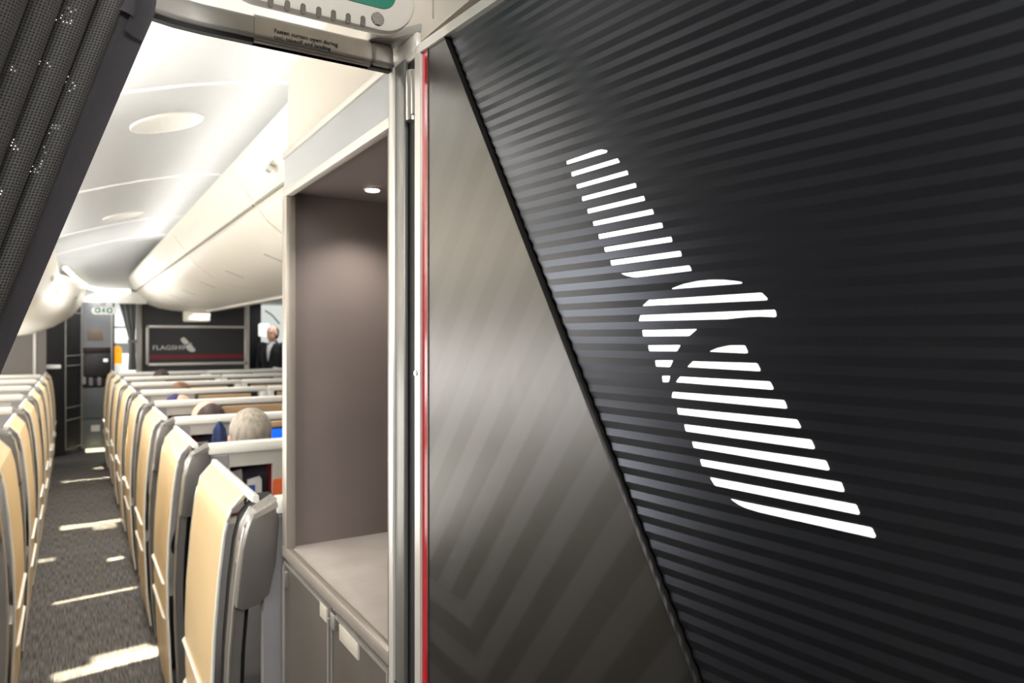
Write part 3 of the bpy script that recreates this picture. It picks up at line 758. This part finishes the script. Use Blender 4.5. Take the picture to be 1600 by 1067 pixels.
# least-squares rib pitch from the bar centres
ks, vs = [], []
for k, poly in bars:
    q = [puv(*p) for p in poly]; vv = [a.y for a in q]
    ks.append(k); vs.append((min(vv)+max(vv))/2)
n = len(ks); mk, mv = sum(ks)/n, sum(vs)/n
slope = sum((a-mk)*(b-mv) for a, b in zip(ks, vs))/sum((a-mk)**2 for a in ks)
RP = -slope; V0 = mv-slope*mk          # centre of rib face k: V0 - k*RP
print('rib pitch', RP, 'V0', V0, 'max dev', max(abs(V0-k*RP-v) for k, v in zip(ks, vs)))
AMP, YB_ = .0010, .0085
def wave(v):   # y depth of the ribbed sheet; up-facing faces are centred on V0-k*RP
    ph = ((v-V0)/RP+.25+.5) % 1.0     # 0..1, face A (bar face) occupies .5 .. 1
    ph = ((v-V0)/RP+.25) % 1.0         # bar face spans ph 0..0.5
    return YB_ + (AMP*(ph/.5)-AMP/2 if ph < .5 else AMP/2-AMP*((ph-.5)/.5))
bm = BM(); kk = []
v = V0-.25*RP
while v > VB+.01: v -= RP/2
rows = []
while v < VT: rows.append(v); v += RP/2
rows.append(VT)
L_ = [bm.verts.new((ud(v)+.0068+(wave(v)-YB_)*1.7, wave(v), v)) for v in rows]; R_ = [bm.verts.new((UE, wave(v), v)) for v in rows]
for i in range(len(rows)-1): bm.faces.new((L_[i], R_[i], R_[i+1], L_[i+1]))
pobj('ribbed_panel', bm, M['corr'], ang=8)
def rounded(poly, r=.0011):
    out = []; n = len(poly)
    for i in range(n):
        a, b, c = poly[i-1], poly[i], poly[(i+1) % n]
        d1, d2 = (a-b), (c-b); l1, l2 = d1.length, d2.length
        k1, k2 = min(r, l1*.4), min(r, l2*.4)
        p0, p2 = b+d1.normalized()*k1, b+d2.normalized()*k2
        for s in (0, .5, 1): out.append(p0*(1-s)**2+b*2*s*(1-s)+p2*s*s)
    return out
for k, poly in bars:
    q = rounded([puv(*p) for p in poly])
    vc = V0-k*RP
    bm = BM()
    def yy(v): return YB_+AMP*((v-vc)/(RP/2))-.0005
    prism(bm, [(a.x, yy(a.y), a.y) for a in q], (0, -.0003, 0)); pobj('logo_bar', bm, M['logo'])
    
# small chrome catch on the frame edge
p = puv(650, 583); bm = BM(); disc(bm, (p.x, .001, p.y), .004, (0,-1,0), .003); pobj('catch', bm, M['chrome'])

# ================================================================== FAR END
YB = 10.15
t = thing('bulkhead', 'dark charcoal bulkhead at the far end behind the branded sign', 'bulkhead', (1.38, YB, 0))
xl, xr = onY(213, 530, YB).x, onY(389, 530, YB).x
bm = BM(); box(bm, xl+.02, xr-.02, YB, YB+.08, 0, 2.05); obj('wall_panel', bm, M['bulk'], t)
xp = onY(222, 530, YB).x
bm = BM(); box(bm, xl, xp, YB-.03, YB+.09, 0, 2.05, .01); obj('edge_post', bm, M['steel'], t)
bm = BM(); box(bm, xr-.06, xr, YB-.03, YB+.09, 0, 2.05, .01); obj('edge_post', bm, M['alu'], t)
bm = BM(); box(bm, xl+.02, xr+1.2, YB-.35, YB-.02, .9, onY(300, 578, YB).z, .03); obj('ledge', bm, M['shell_dark'], t)
# sign
tl, tr, bl = onY(228, 508, YB-.04), onY(386, 505, YB-.04), onY(228, 572, YB-.04)
sx0, sx1, sz0, sz1 = tl.x, tr.x, bl.z, tl.z
t = thing('brand_sign', 'charcoal sign with silver frame, lettering, emblem and dark red stripe on the bulkhead', 'sign', ((sx0+sx1)/2, YB-.04, sz0))
bm = BM(); box(bm, sx0, sx1, YB-.035, YB, sz0, sz1); obj('board', bm, M['bulk_lines'], t)
fw = .035
bm = BM()
box(bm, sx0, sx1, YB-.05, YB-.03, sz0, sz0+fw, .006); box(bm, sx0, sx1, YB-.05, YB-.03, sz1-fw, sz1, .006)
box(bm, sx0, sx0+fw, YB-.05, YB-.03, sz0, sz1, .006); box(bm, sx1-fw, sx1, YB-.05, YB-.03, sz0, sz1, .006)
obj('frame', bm, M['alu'], t)
za, zb = onY(300, 555, YB-.036).z, onY(300, 560, YB-.036).z
bm = BM(); box(bm, sx0+fw, sx1-fw, YB-.039, YB-.034, zb-.005, za+.01); obj('red_stripe', bm, M['sign_red'], t)
q1, q2 = onY(238, 546.5, YB-.036), onY(283, 545, YB-.036)
text_obj('lettering', 'FLAGSHIP', .088, M['emblem'], t, frameY(Vector((q1.x, YB-.037, q1.z))) @ Matrix.Diagonal((1.03, .92, 1, 1)), spacing=1.04, extrude=.002)
def emb(pts): return [Vector(onY(230+x/20, 520+y/20, YB-.037)) for x, y in pts]
up = emb([(1040,200),(1110,140),(1170,150),(1230,210),(1310,300),(1270,350),(1180,365),(1110,320),(1060,250)])
lo = emb([(1230,400),(1300,355),(1370,370),(1430,430),(1490,500),(1510,545),(1480,580),(1400,595),(1320,575),(1250,520),(1210,460)])
md = emb([(1290,330),(1360,305),(1400,350),(1390,385),(1330,355)])
for nm, poly, mm in (('emblem_wing', up, M['emblem']), ('emblem_tail', lo, M['emblem']), ('emblem_beak', md, M['shell'])):
    bm = BM(); prism(bm, [(p.x, YB-.036, p.z) for p in poly], (0, -.004, 0)); obj(nm, bm, mm, t)

# charcoal closet block, left of the far aisle
t = thing('closet_block', 'tall charcoal closet with pale grid trims left of the far aisle', 'closet', (-.2, 10.9, 0))
A, B = onZ(100, 712, 0), onZ(127.5, 702.5, 0)
fl = [(-.34, A.y-.15), (A.x, A.y), (B.x, B.y), (-.34, B.y)]
bm = BM(); prism(bm, [(x, y, 0) for x, y in fl], (0, 0, 2.05)); obj('body', bm, M['mono'], t)
bm = BM()
dr = Vector((B.x-A.x, B.y-A.y, 0)); nl = Vector((dr.y, -dr.x, 0)).normalized()
def seg(u0, z0, u1, z1, w=.022):
    a = Vector((A.x, A.y, z0))+dr*u0+nl*.004; b = Vector((A.x, A.y, z1))+dr*u1+nl*.004
    tube(bm, [a, b], w/2, 6)
zz = [2.0, 1.83, 1.27, 1.14, .60, .44, .07]
for z in zz[1:]: seg(.05, z, 1, z)
seg(.06, .07, .06, 2.0); seg(.98, .02, .98, 2.0, .035)
obj('grid_trim', bm, M['mono_trim'], t)
bm = BM(); box(bm, -.36, A.x-.03, A.y-.20, A.y-.15, 1.12, 1.17, .01); obj('front_ledge', bm, M['trim_white'], t)

# jump seat wall at the end of the aisle
YG = onZ(145, 701, 0).y
t = thing('jump_seat_wall', 'grey crew jump seat wall with folded black seat at the end of the aisle', 'jump seat', (.24, YG, 0))
def gb(px0, px1, py0, py1, d0=.0, d1=.05, bev=.01):
    a, b = onY(px0, py0, YG), onY(px1, py1, YG); bm = BM()
    return box(bm, a.x, b.x, YG-d1, YG-d0, b.z, a.z, bev)
a, b = onY(129.5, 470, YG), onY(176, 705, YG)
bm = BM(); box(bm, a.x, b.x, YG, YG+.08, 0, 2.06); obj('wall_panel', bm, M['galley'], t)
obj('beige_card', gb(137, 161, 515, 532, 0, .01, .002), M['beige'], t)
obj('maroon_band', gb(128, 173, 543, 552, 0, .02, .004), M['maroon'], t)
s = obj('folded_seat', gb(129, 172, 552, 588, 0, .10, .03), M['bulk_lines'], t)
obj('latch', gb(161, 168, 560, 565, .10, .106, .001), M['white_lit'], s)  # glows through the emissive white although it is no lamp
obj('dark_panel', gb(128, 173, 588, 604, 0, .03), M['mono'], t)
for p0 in (139, 152): obj('bottle', gb(p0, p0+6, 586, 602, .03, .07, .01), M['galley'], t)
obj('lower_panel', gb(128, 173, 606, 652, 0, .03), M['galley2'], t)
obj('lower_panel', gb(128, 173, 656, 692, 0, .03), M['galley2'], t)
obj('placard', gb(142, 156, 664, 673, .03, .034, .001), M['paper'], t)
obj('harness', gb(128, 134, 553, 600, .05, .08, .01), M['shell'], t)
obj('edge_trim', gb(173, 176, 490, 700, -.02, .03), M['shell'], t)
bm = BM(); p, q = onZ(134, 707, 0), onZ(163, 700.5, 0); box(bm, p.x, q.x, p.y-.02, min(q.y, YG-.04), .002, .012, .004)
tag(obj('painted_floor_light', bm, M['painted_floor_light']), 'glowing slab standing for a yellowish light patch on the floor before the jump seat', 'light')  # thin emissive slab paints a patch of sunlight onto the carpet
# far exit sign
YE = 9.75
c0, c1 = onY(142.5, 477.5, YE), onY(181, 492, YE)
t = thing('exit_sign', 'small far oval exit sign with green arrows at the end of the aisle', 'sign', ((c0.x+c1.x)/2, YE, c1.z))
zt_, zb_ = c0.z, c1.z
bm = BM(); prism(bm, [(x, YE, z) for x, z in rrect(c0.x, c1.x, zb_, zt_, (zt_-zb_)*.48, 8)], (0, .05, 0), .008); obj('housing', bm, M['trim_white'], t)
w = c1.x-c0.x; zm = (zt_+zb_)/2; hh = (zt_-zb_)*.30
for s0, s1 in ((.14, .38), (.62, .86)):
    bm = BM(); prism(bm, [(x, YE-.002, z) for x, z in rrect(c0.x+w*s0, c0.x+w*s1, zm-hh, zm+hh, hh*.6, 5)], (0, .004, 0)); g_ = obj('green_panel', bm, M['green'], t)
    xm = c0.x+w*(s0+s1)/2
    bm = BM(); sgn = -1 if s0 < .5 else 1
    prism(bm, [(xm+sgn*.025, YE-.005, zm), (xm-sgn*.01, YE-.005, zm+.02), (xm-sgn*.01, YE-.005, zm-.02)], (0, .003, 0)); obj('arrow', bm, M['trim_white'], g_)
bm = BM(); xm = (c0.x+c1.x)/2
disc(bm, (xm+.004, YE-.001, zm+.026), .008, (0,-1,0), .003)
prism(bm, [(xm-.012, YE-.004, zm+.016), (xm+.010, YE-.004, zm+.016), (xm+.018, YE-.004, zm-.03), (xm+.006, YE-.004, zm-.03), (xm, YE-.004, zm-.008), (xm-.012, YE-.004, zm-.03), (xm-.02, YE-.004, zm-.026)], (0, .003, 0)); obj('running_figure', bm, M['green'], t)
bm = BM(); box(bm, xm-.03, xm+.03, YE+.01, YE+.04, zt_-.005, 2.06); obj('hanger', bm, M['trim_white'], t)

# far curtain tied in the middle
YC = 9.95
t = thing('curtain', 'small grey curtain tied at mid height beside the bulkhead post', 'curtain', (.6, YC, 1.0))
secs = []
NZ = 24
for j in range(NZ+1):
    f = j/NZ; y = 474+f*(578-474)
    k = min(1, abs(y-533)/50)
    xl_ = 186+(202-186)*min(1, max(0, (y-474)/60)); 
    if y > 533: xl_ = 202-2*(y-533)/45
    xr_ = 213-2*(1-k)
    a, b = onY(xl_, y, YC), onY(xr_, y, YC)
    ring = []
    for i in range(40):
        an = 2*PI*i/40; mxx = (a.x+b.x)/2; hw = (b.x-a.x)/2
        ring.append((mxx+hw*math.cos(an), YC+(.05+.018*math.sin(9*an))*math.sin(an), a.z))
    secs.append(ring)
obj('cloth', loft(BM(), secs), M['far_curtain'], t, ang=60)
a, b = onY(201, 533, YC), onY(212, 533, YC)
bm = BM(); box(bm, a.x-.01, b.x+.01, YC-.07, YC+.07, a.z-.02, a.z+.02, .01); obj('tie_band', bm, M['shell_dark'], t)
# bright galley glimpsed through the far doorway
t = thing('galley_unit', 'bright white galley unit seen through the far doorway', 'galley', (.6, 12.6, 0))
a, b = onY(178, 490, 12.5), onY(208, 600, 12.5)
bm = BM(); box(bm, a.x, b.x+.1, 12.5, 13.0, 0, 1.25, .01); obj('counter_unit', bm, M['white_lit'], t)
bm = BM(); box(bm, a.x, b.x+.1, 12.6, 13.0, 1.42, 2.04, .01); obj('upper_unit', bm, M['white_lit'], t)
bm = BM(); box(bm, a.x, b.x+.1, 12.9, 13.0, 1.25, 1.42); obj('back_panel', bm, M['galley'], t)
bm = BM(); z = onY(190, 511, 12.59).z; box(bm, a.x, b.x+.1, 12.585, 12.605, z-.012, z+.012); obj('handle_strip', bm, M['galley2'], t)
bm = BM(); box(bm, a.x-.06, a.x, 12.3, 13.0, 0, 2.05); obj('side_panel', bm, M['black'], t)
a, b = onY(176, 541, 12.3), onY(191, 560, 12.3)
t = thing('safety_vest', 'blurred orange and yellow garment in the bright far doorway', 'garment', ((a.x+b.x)/2, 12.35, 1.1))
secs = []
for f, w in ((0,.5),(.12,.9),(.4,1),(.75,1.02),(1,.95)):
    z = a.z+(b.z-.08-a.z)*f; xm = (a.x+b.x)/2; hw = (b.x-a.x)/2*w
    secs.append([(xm+hw*math.cos(2*PI*i/24), 12.36+(.045+.01*math.sin(6*2*PI*i/24))*math.sin(2*PI*i/24), z) for i in range(24)])
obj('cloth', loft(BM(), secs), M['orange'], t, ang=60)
zt2 = secs[0][0][2]; bm = BM(); tube(bm, [((a.x+b.x)/2, 12.36, zt2-.02), ((a.x+b.x)/2, 12.36, zt2+.04), ((a.x+b.x)/2, 12.5, zt2+.05), ((a.x+b.x)/2, 12.615, zt2+.05)], .006, 6); obj('hook', bm, M['chrome'], t)
# right aisle opening: black boxes paint its darkness, emissive white the lit galley
t = thing('galley_monument', 'galley side wall painted black for the dark right-hand opening', 'galley', (2.5, 11, 0))
x2 = onY(408, 520, 10.9).x
bm = BM(); box(bm, xr+.02, x2, 10.9, 12.9, 0, 2.05); obj('side_wall', bm, M['black'], t)
bm = BM(); box(bm, x2, x2+1.0, 10.9, 11.3, 0, 1.2, .01); obj('counter', bm, M['black'], t)
x3 = onY(404, 505, 10.88).x; zA, zB = onY(410, 505, 10.88).z, onY(410, 526, 10.88).z
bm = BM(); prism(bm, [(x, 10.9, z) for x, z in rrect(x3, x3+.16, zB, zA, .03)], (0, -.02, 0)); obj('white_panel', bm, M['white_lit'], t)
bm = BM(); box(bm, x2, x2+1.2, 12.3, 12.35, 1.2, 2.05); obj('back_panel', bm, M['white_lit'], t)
bm = BM(); tube(bm, [onY(414, 485, 12.25), onY(425, 492, 12.25), onY(437, 506, 12.25)], .012, 6); obj('trim_line', bm, M['galley2'], t)

# ================================================================== PEOPLE
def capsule(bm, a, b, ra, rb):
    a, b = Vector(a), Vector(b); d = b-a; n = 14
    if d.length < 1e-5: d = Vector((0,0,1e-4))
    ax = d.normalized(); up = Vector((0,0,1)) if abs(ax.z) < .9 else Vector((0,1,0))
    u = ax.cross(up).normalized(); w = ax.cross(u); rings = []
    for k in range(6): 
        an = -PI/2+PI/2*k/5.0
        rings.append((a+ax*ra*math.sin(an), max(1e-4, ra*math.cos(an))))
    for k in range(6):
        an = PI/2*k/5.0
        rings.append((b+ax*rb*math.sin(an), max(1e-4, rb*math.cos(an))))
    vr = [[bm.verts.new(c+u*r*math.cos(2*PI*i/n)+w*r*math.sin(2*PI*i/n)) for i in range(n)] for c, r in rings]
    for j in range(len(vr)-1):
        for i in range(n): bm.faces.new((vr[j][i], vr[j][(i+1)%n], vr[j+1][(i+1)%n], vr[j+1][i]))
    bm.faces.new(vr[0][::-1]); bm.faces.new(vr[-1])
def ellip(bm, c, r, rot=None):
    m = Matrix.Translation(c) @ (rot or Matrix.Identity(4)) @ Matrix.Diagonal((r[0], r[1], r[2], 1))
    bmesh.ops.create_uvsphere(bm, u_segments=20, v_segments=14, radius=1, matrix=m)
def remeshed(bm, voxel, smooth=4):
    me = bpy.data.meshes.new('tmp'); bmesh.ops.recalc_face_normals(bm, faces=bm.faces[:]); bm.to_mesh(me); bm.free()
    o = bpy.data.objects.new('tmp', me); COL.objects.link(o)
    r = o.modifiers.new('r', 'REMESH'); r.mode = 'VOXEL'; r.voxel_size = voxel; r.use_smooth_shade = True
    s = o.modifiers.new('s', 'SMOOTH'); s.iterations = smooth; s.factor = .5
    bpy.context.view_layer.update()
    out = bpy.data.meshes.new_from_object(o.evaluated_get(bpy.context.evaluated_depsgraph_get()))
    bpy.data.objects.remove(o); bpy.data.meshes.remove(me)
    for p in out.polygons: p.use_smooth = True
    return out
def head(bm0, c, s=1.0, rot=0):
    c = Vector(c); bm = BM(); head_(bm, c, s)
    bmesh.ops.rotate(bm, cent=c, matrix=Matrix.Rotation(rot, 3, 'Z'), verts=bm.verts[:])
    me = bpy.data.meshes.new('h'); bm.to_mesh(me); bm.free(); bm0.from_mesh(me); bpy.data.meshes.remove(me)
def head_(bm, c, s):
    ellip(bm, c+Vector((0, -.008, .018))*s, (.074*s, .093*s, .092*s))
    ellip(bm, c+Vector((0, .022, -.045))*s, (.058*s, .066*s, .072*s))
    ellip(bm, c+Vector((0, .062, -.092))*s, (.028*s, .022*s, .022*s))         # chin
    ellip(bm, c+Vector((0, .094, -.018))*s, (.012*s, .018*s, .024*s))         # nose
    ellip(bm, c+Vector((0, .082, .020))*s, (.05*s, .012*s, .010*s))           # brow
    ellip(bm, c+Vector((0, .084, -.060))*s, (.022*s, .009*s, .006*s))         # lips
    ellip(bm, c+Vector((0, .083, -.070))*s, (.019*s, .009*s, .006*s))
    for q in (-1, 1): ellip(bm, c+Vector((q*.078, -.004, -.012))*s, (.010*s, .020*s, .032*s))
def hand(bm, w, d, side, palm_n):
    """w wrist, d finger direction, side = thumb side vector"""
    w, d, side, pn = Vector(w), Vector(d).normalized(), Vector(side).normalized(), Vector(palm_n).normalized()
    for k in range(4):
        o = (k-1.5)*.021; ln = (.034,.042,.045,.038)[k]
        b = w+d*.085+side*(-o)
        capsule(bm, w+d*.015+side*(-o*.6), b, .013, .010)
        m1 = b+d*ln*.9+pn*.008; m2 = m1+d*ln*.6+pn*.018
        capsule(bm, b, m1, .0092, .0085); capsule(bm, m1, m2, .0085, .0072)
    tb = w+d*.03+side*.028
    capsule(bm, w+d*.012+side*.012, tb, .014, .012); capsule(bm, tb, tb+d*.035+side*.022+pn*.008, .011, .0085)
JS = dict(pel=(0,0,.42), wst=(0,-.06,.56), chs=(0,-.115,.74), nk0=(0,-.145,.88), nk1=(0,-.15,.96), hd=(0,-.155,1.055),
          sh=(.175,-.14,.835), el=(.225,.02,.60), wr=(.185,.24,.56), hp=(.085,.02,.40), kn=(.11,.43,.45), an=(.10,.50,.09), toe=(.105,.62,.045))
JT = dict(pel=(0,0,.92), wst=(0,.005,1.08), chs=(0,-.005,1.28), nk0=(0,-.01,1.44), nk1=(0,.005,1.50), hd=(0,.02,1.595),
          sh=(.185,-.005,1.395), el=(.235,-.02,1.11), wr=(.225,.09,.87), hp=(.09,0,.90), kn=(.10,.015,.49), an=(.10,-.02,.09), toe=(.11,.12,.045))
def sym(p, s): return (p[0]*s, p[1], p[2])
def body(J, rot=0, g=0.0, parts=('torso','arms','legs','head','hands','feet')):
    bm = BM()
    if 'torso' in parts:
        c, w, p = Vector(J['chs']), Vector(J['wst']), Vector(J['pel'])
        for s in (-1, 1):
            capsule(bm, c+Vector((s*.085,0,.02)), w+Vector((s*.06,0,0)), .098+g, .092+g)
            capsule(bm, w+Vector((s*.06,0,0)), p+Vector((s*.075,0,0)), .092+g, .105+g)
            capsule(bm, c+Vector((s*.05,0,.06)), Vector(sym(J['sh'], s)), .085+g, .058+g)
        capsule(bm, c, J['nk0'], .09+g, .055+g)
    if 'arms' in parts:
        for s in (-1, 1):
            capsule(bm, sym(J['sh'], s), sym(J['el'], s), .055+g, .042+g); 
            e, w = Vector(sym(J['el'], s)), Vector(sym(J['wr'], s))
            if g: w = e.lerp(w, .94)
            capsule(bm, e, w, .042+g, .028+g)
    if 'legs' in parts:
        for s in (-1, 1):
            capsule(bm, sym(J['hp'], s), sym(J['kn'], s), .088+g, .058+g); capsule(bm, sym(J['kn'], s), sym(J['an'], s), .056+g, .038+g)
    if 'feet' in parts:
        for s in (-1, 1):
            a = Vector(sym(J['an'], s)); capsule(bm, a+Vector((0,-.03,-.045)), sym(J['toe'], s), .04+g, .032+g); capsule(bm, a, a+Vector((0,-.02,-.045)), .038+g, .04+g)
    if 'head' in parts:
        capsule(bm, J['nk0'], J['nk1'], .054, .05); head(bm, J['hd'], 1.0, rot)
    if 'hands' in parts:
        for s in (-1, 1):
            e, w = Vector(sym(J['el'], s)), Vector(sym(J['wr'], s)); d = (w-e).normalized()
            hand(bm, w, d, (-s, .1, 0), (0, 0, -1) if abs(d.z) < .6 else (-s, 0, 0))
    return bm
def hair_mesh(c, style):
    c = Vector(c); bm = BM()
    if style == 'full':
        ellip(bm, c+Vector((0,-.016,.030)), (.083,.098,.094)); ellip(bm, c+Vector((0,-.038,-.02)), (.080,.072,.085))
    elif style == 'receding':
        ellip(bm, c+Vector((0,-.040,.016)), (.079,.078,.087)); ellip(bm, c+Vector((0,-.04,-.02)), (.080,.060,.085))
    elif style == 'long':
        ellip(bm, c+Vector((0,-.016,.030)), (.086,.100,.096)); capsule(bm, c+Vector((0,-.05,-.02)), c+Vector((0,-.055,-.14)), .075, .06)
    elif style == 'cap':
        ellip(bm, c+Vector((-.032,-.02,.035)), (.062,.088,.085))
    return remeshed(bm, .006, 3)
me_sit = remeshed(body(JS), .007, 3); me_sit.materials.append(M['skin'])
me_shirt = remeshed(body(JS, g=.012, parts=('torso','arms')), .010, 5)
me_trs = remeshed(body(JS, g=.012, parts=('legs',)), .010, 5)
me_shoe = remeshed(body(JS, g=.010, parts=('feet',)), .008, 2)
def child(name, me, m, parent):
    me = me.copy(); me.materials.clear(); me.materials.append(m)
    o = bpy.data.objects.new(name, me); COL.objects.link(o); o.parent = parent; return o
def eyes(J, parent):
    c = Vector(J['hd'])
    for s in (-1, 1):
        bm = BM(); ellip(bm, c+Vector((s*.030, .078, .004)), (.012,.008,.008))
        me = bpy.data.meshes.new('eye'); bm.to_mesh(me); bm.free(); me.materials.append(M['ink'])
        o = bpy.data.objects.new('eye', me); COL.objects.link(o); o.parent = parent
def person(label, loc, rz, J, me, hairstyle, hairmat, shirtmat, sc=1.0, cloth=(None,None,None), tilt=0, rot=0):
    o = bpy.data.objects.new('person', me); COL.objects.link(o)
    o.location = loc; o.rotation_euler = (0, tilt, rz); o.scale = (sc,)*3
    tag(o, label, 'person')
    def turn(m_):
        if rot: c = Vector(J['hd']); m_.transform(Matrix.Translation(c) @ Matrix.Rotation(rot, 4, 'Z') @ Matrix.Translation(-c))
        return m_
    child('hair', turn(hair_mesh(J['hd'], hairstyle)), hairmat, o)
    child('shirt', cloth[0], shirtmat, o); child('trousers', cloth[1], M['suit'], o); child('shoes', cloth[2], M['black'], o)
    eyes(J, o)
    if rot:
        for ch in o.children:
            if ch.name.startswith('eye'): turn(ch.data)
    return o
CS = (me_shirt, me_trs, me_shoe)
def seat_person(px, n, ztop, **k):
    y = row(n)+.48
    # head sits .155 behind the hips
    p = onY(px, 600, y-.155)
    sc = ztop/1.185
    me = me_sit
    if k.get('rot'): me = remeshed(body(JS, rot=k['rot']), .007, 3); me.materials.append(M['skin'])
    return person(loc=(p.x, y, 0), rz=k.pop('rz', 0), J=JS, me=me, sc=sc, cloth=CS, **k)
seat_person(390, 1, 1.225, label='seated person with short grey hair seen from behind, nearest the cabinet', hairstyle='full', hairmat=M['hair_grey'], shirtmat=M['navy'])
seat_person(322, 2, 1.185, label='seated person with dark receding hair, head turned to the left', hairstyle='receding', hairmat=M['hair_dark'], shirtmat=M['shell_dark'], rot=.5)
o = seat_person(283, 3, 1.15, label='seated person wearing a dark purple cap, mostly hidden by the seat back', hairstyle='cap', hairmat=M['purple'], shirtmat=M['shirt_white'], rot=-.5)
for ch in o.children:
    if ch.name.startswith('hair'): ch.name = 'cap'; ch['label'] = 'dark purple cap'
seat_person(282, 4, 1.165, label='seated person with light brown hair just showing over the seat back', hairstyle='full', hairmat=M['hair_brown'], shirtmat=M['suit'])
seat_person(252, 6, 1.185, label='seated person with dark hair, farthest of the passengers near the bulkhead', hairstyle='full', hairmat=M['hair_dark'], shirtmat=M['suit'])
# standing crew member in the right-hand opening
me_st = remeshed(body(JT), .007, 3); me_st.materials.append(M['skin'])
p = onY(424, 530, 10.7)
o = person('standing person in dark suit and white shirt in the right-hand opening', (p.x, 10.6, -.0), PI/2+.75, JT, me_st, 'receding', M['hair_dark'], M['suit'], sc=.985,
       cloth=(remeshed(body(JT, g=.016, parts=('torso','arms')), .010, 5), remeshed(body(JT, g=.012, parts=('legs',)), .010, 5), remeshed(body(JT, g=.01, parts=('feet',)), .008, 2)))
for ch in o.children:
    if ch.name.startswith('shirt'): ch.name = 'suit_jacket'
bm = BM(); prism(bm, [(-.045,.085,1.43),(.045,.085,1.43),(.03,.135,1.33),(0,.14,1.18),(-.03,.135,1.33)], (0,-.03,0)); ellip(bm, (0,.005,1.452), (.066,.066,.026))
child('shirt', remeshed(bm, .006, 2), M['shirt_white'], o)

# ================================================================== LIGHTS
def area(name, loc, size, energy, rot, col=(1,1,1), spread=180):
    l = bpy.data.lights.new(name, 'AREA'); l.shape = 'RECTANGLE'; l.size, l.size_y = size; l.energy = energy; l.color = col; l.spread = math.radians(spread)
    o = bpy.data.objects.new(name, l); COL.objects.link(o); o.location = loc; o.rotation_euler = rot; return o
area('cove_lamp', (.68, 4.4, 2.27), (.10, 6.8), 19, (0, math.radians(180-25), 0), (1,.985,.95))
area('cove_lamp', (-.20, 3.9, 2.178), (.06, 4.6), 26, (0, math.radians(180+20), 0), (1,.985,.95))
area('cabin_fill', (.16, 5.7, 2.27), (.25, 5.4), 48, (0, 0, 0), (1,.97,.91), 110)  # general overhead fill added under the ceiling, no fitting there
area('near_bounce_fill', (.06, 2.5, 1.12), (.35, 2.2), 8, (0, math.radians(180+25), 0), (1,.97,.91))  # added upward fill imitating bounce onto the near bins and ceiling
area('bounce_fill', (-.55, 5.6, 1.2), (.8, 7.5), 27, (0, math.radians(180-25), 0), (1,.97,.91))  # unseen fill above the left seats, added to brighten the bins
area('end_ceiling_fill', (.25, 7.6, 1.70), (.5, 2.2), 13, (0, PI, 0))  # added fill in mid-air that lifts the far ceiling
area('aisle_end_fill', (.25, 9.2, 1.96), (.4, .15), .8, (math.radians(72), 0, 0), (1,1,1), 100)  # small unseen fill added for the far sign and header
area('jump_seat_fill', (.25, 10.1, 2.03), (.4, .15), 5, (math.radians(45), 0, 0))  # added fill that brightens the jump seat wall
area('bin_wash_fill', (.0, 1.95, 1.25), (.25, 1.5), 14, (0, math.radians(180-10), 0), (1,.98,.93), 75)  # added wash on the hidden left bins, for their reflection in the panel
area('centre_lamp', (1.34, 6, 1.80), (.2, 7.5), 26, (0, 0, 0), (1,.97,.92))
area('left_window_lamp', (-1.25, 5.5, 1.40), (.5, 9), 60, (0, math.radians(-90), 0), (1,.98,.95))
area('vestibule_fill', (-.1, -.5, 2.25), (.7, .4), 42, (math.radians(48), 0, 0), (1,.985,.96))  # fill added behind the camera to lighten curtain and cabinet
area('right_aisle_fill', (2.6, 10.3, 2.0), (.5, .8), 7, (0, 0, 0))  # added fill on the standing person's face
area('galley_lamp', (.6, 11.6, 2.03), (.8, 1.2), 28, (0, 0, 0))
l = bpy.data.lights.new('niche_lamp', 'SPOT'); l.energy = 8.0; l.spot_size = math.radians(120); l.spot_blend = .8; l.shadow_soft_size = .015; l.color = (1,.95,.86)
o = bpy.data.objects.new('niche_lamp', l); COL.objects.link(o); o.location = (dlp.x, dlp.y, zn1-.012)
# daylight slits falling across the aisle carpet between the rows
def patch(px, py, w, d, e, rz=0, z=.9):
    p = onZ(px, py, 0)
    area('daylight_slit', (p.x, p.y, z), (w, d), e, (0, 0, rz), (1,.92,.68), 3)
patch(168, 1038, .42, .10, 2.2, .14); patch(200, 1024, .28, .17, 2.6, .1)
patch(150, 930, .42, .03, .8, .12)
patch(145, 819, .44, .13, 3.0, .08); patch(170, 822, .22, .14, 1.0, .05); patch(185, 872, .12, .05, .6, .1); patch(72, 875, .10, .08, .25, .1)
patch(138, 749, .5, .05, 1.3, .05); patch(158, 731, .12, .16, .9)

# ================================================================== WORLD + CAMERA
w = bpy.data.worlds.new('World'); SC.world = w; w.use_nodes = True
w.node_tree.nodes['Background'].inputs[0].default_value = (1, .97, .93, 1); w.node_tree.nodes['Background'].inputs[1].default_value = .05
cam = bpy.data.cameras.new('Camera'); co = bpy.data.objects.new('Camera', cam); COL.objects.link(co)
co.location = CAM; co.rotation_euler = (PI/2, 0, -TH)
cam.sensor_width = 36; cam.lens = F/1600*36; cam.clip_start = .02
cam.shift_y = -(533.5-CY)/1600.0
cam.dof.use_dof = True; cam.dof.focus_distance = .95; cam.dof.aperture_fstop = 6.4
SC.camera = co
SC.view_settings.view_transform = 'Standard'; SC.view_settings.look = 'None'; SC.view_settings.exposure = 0
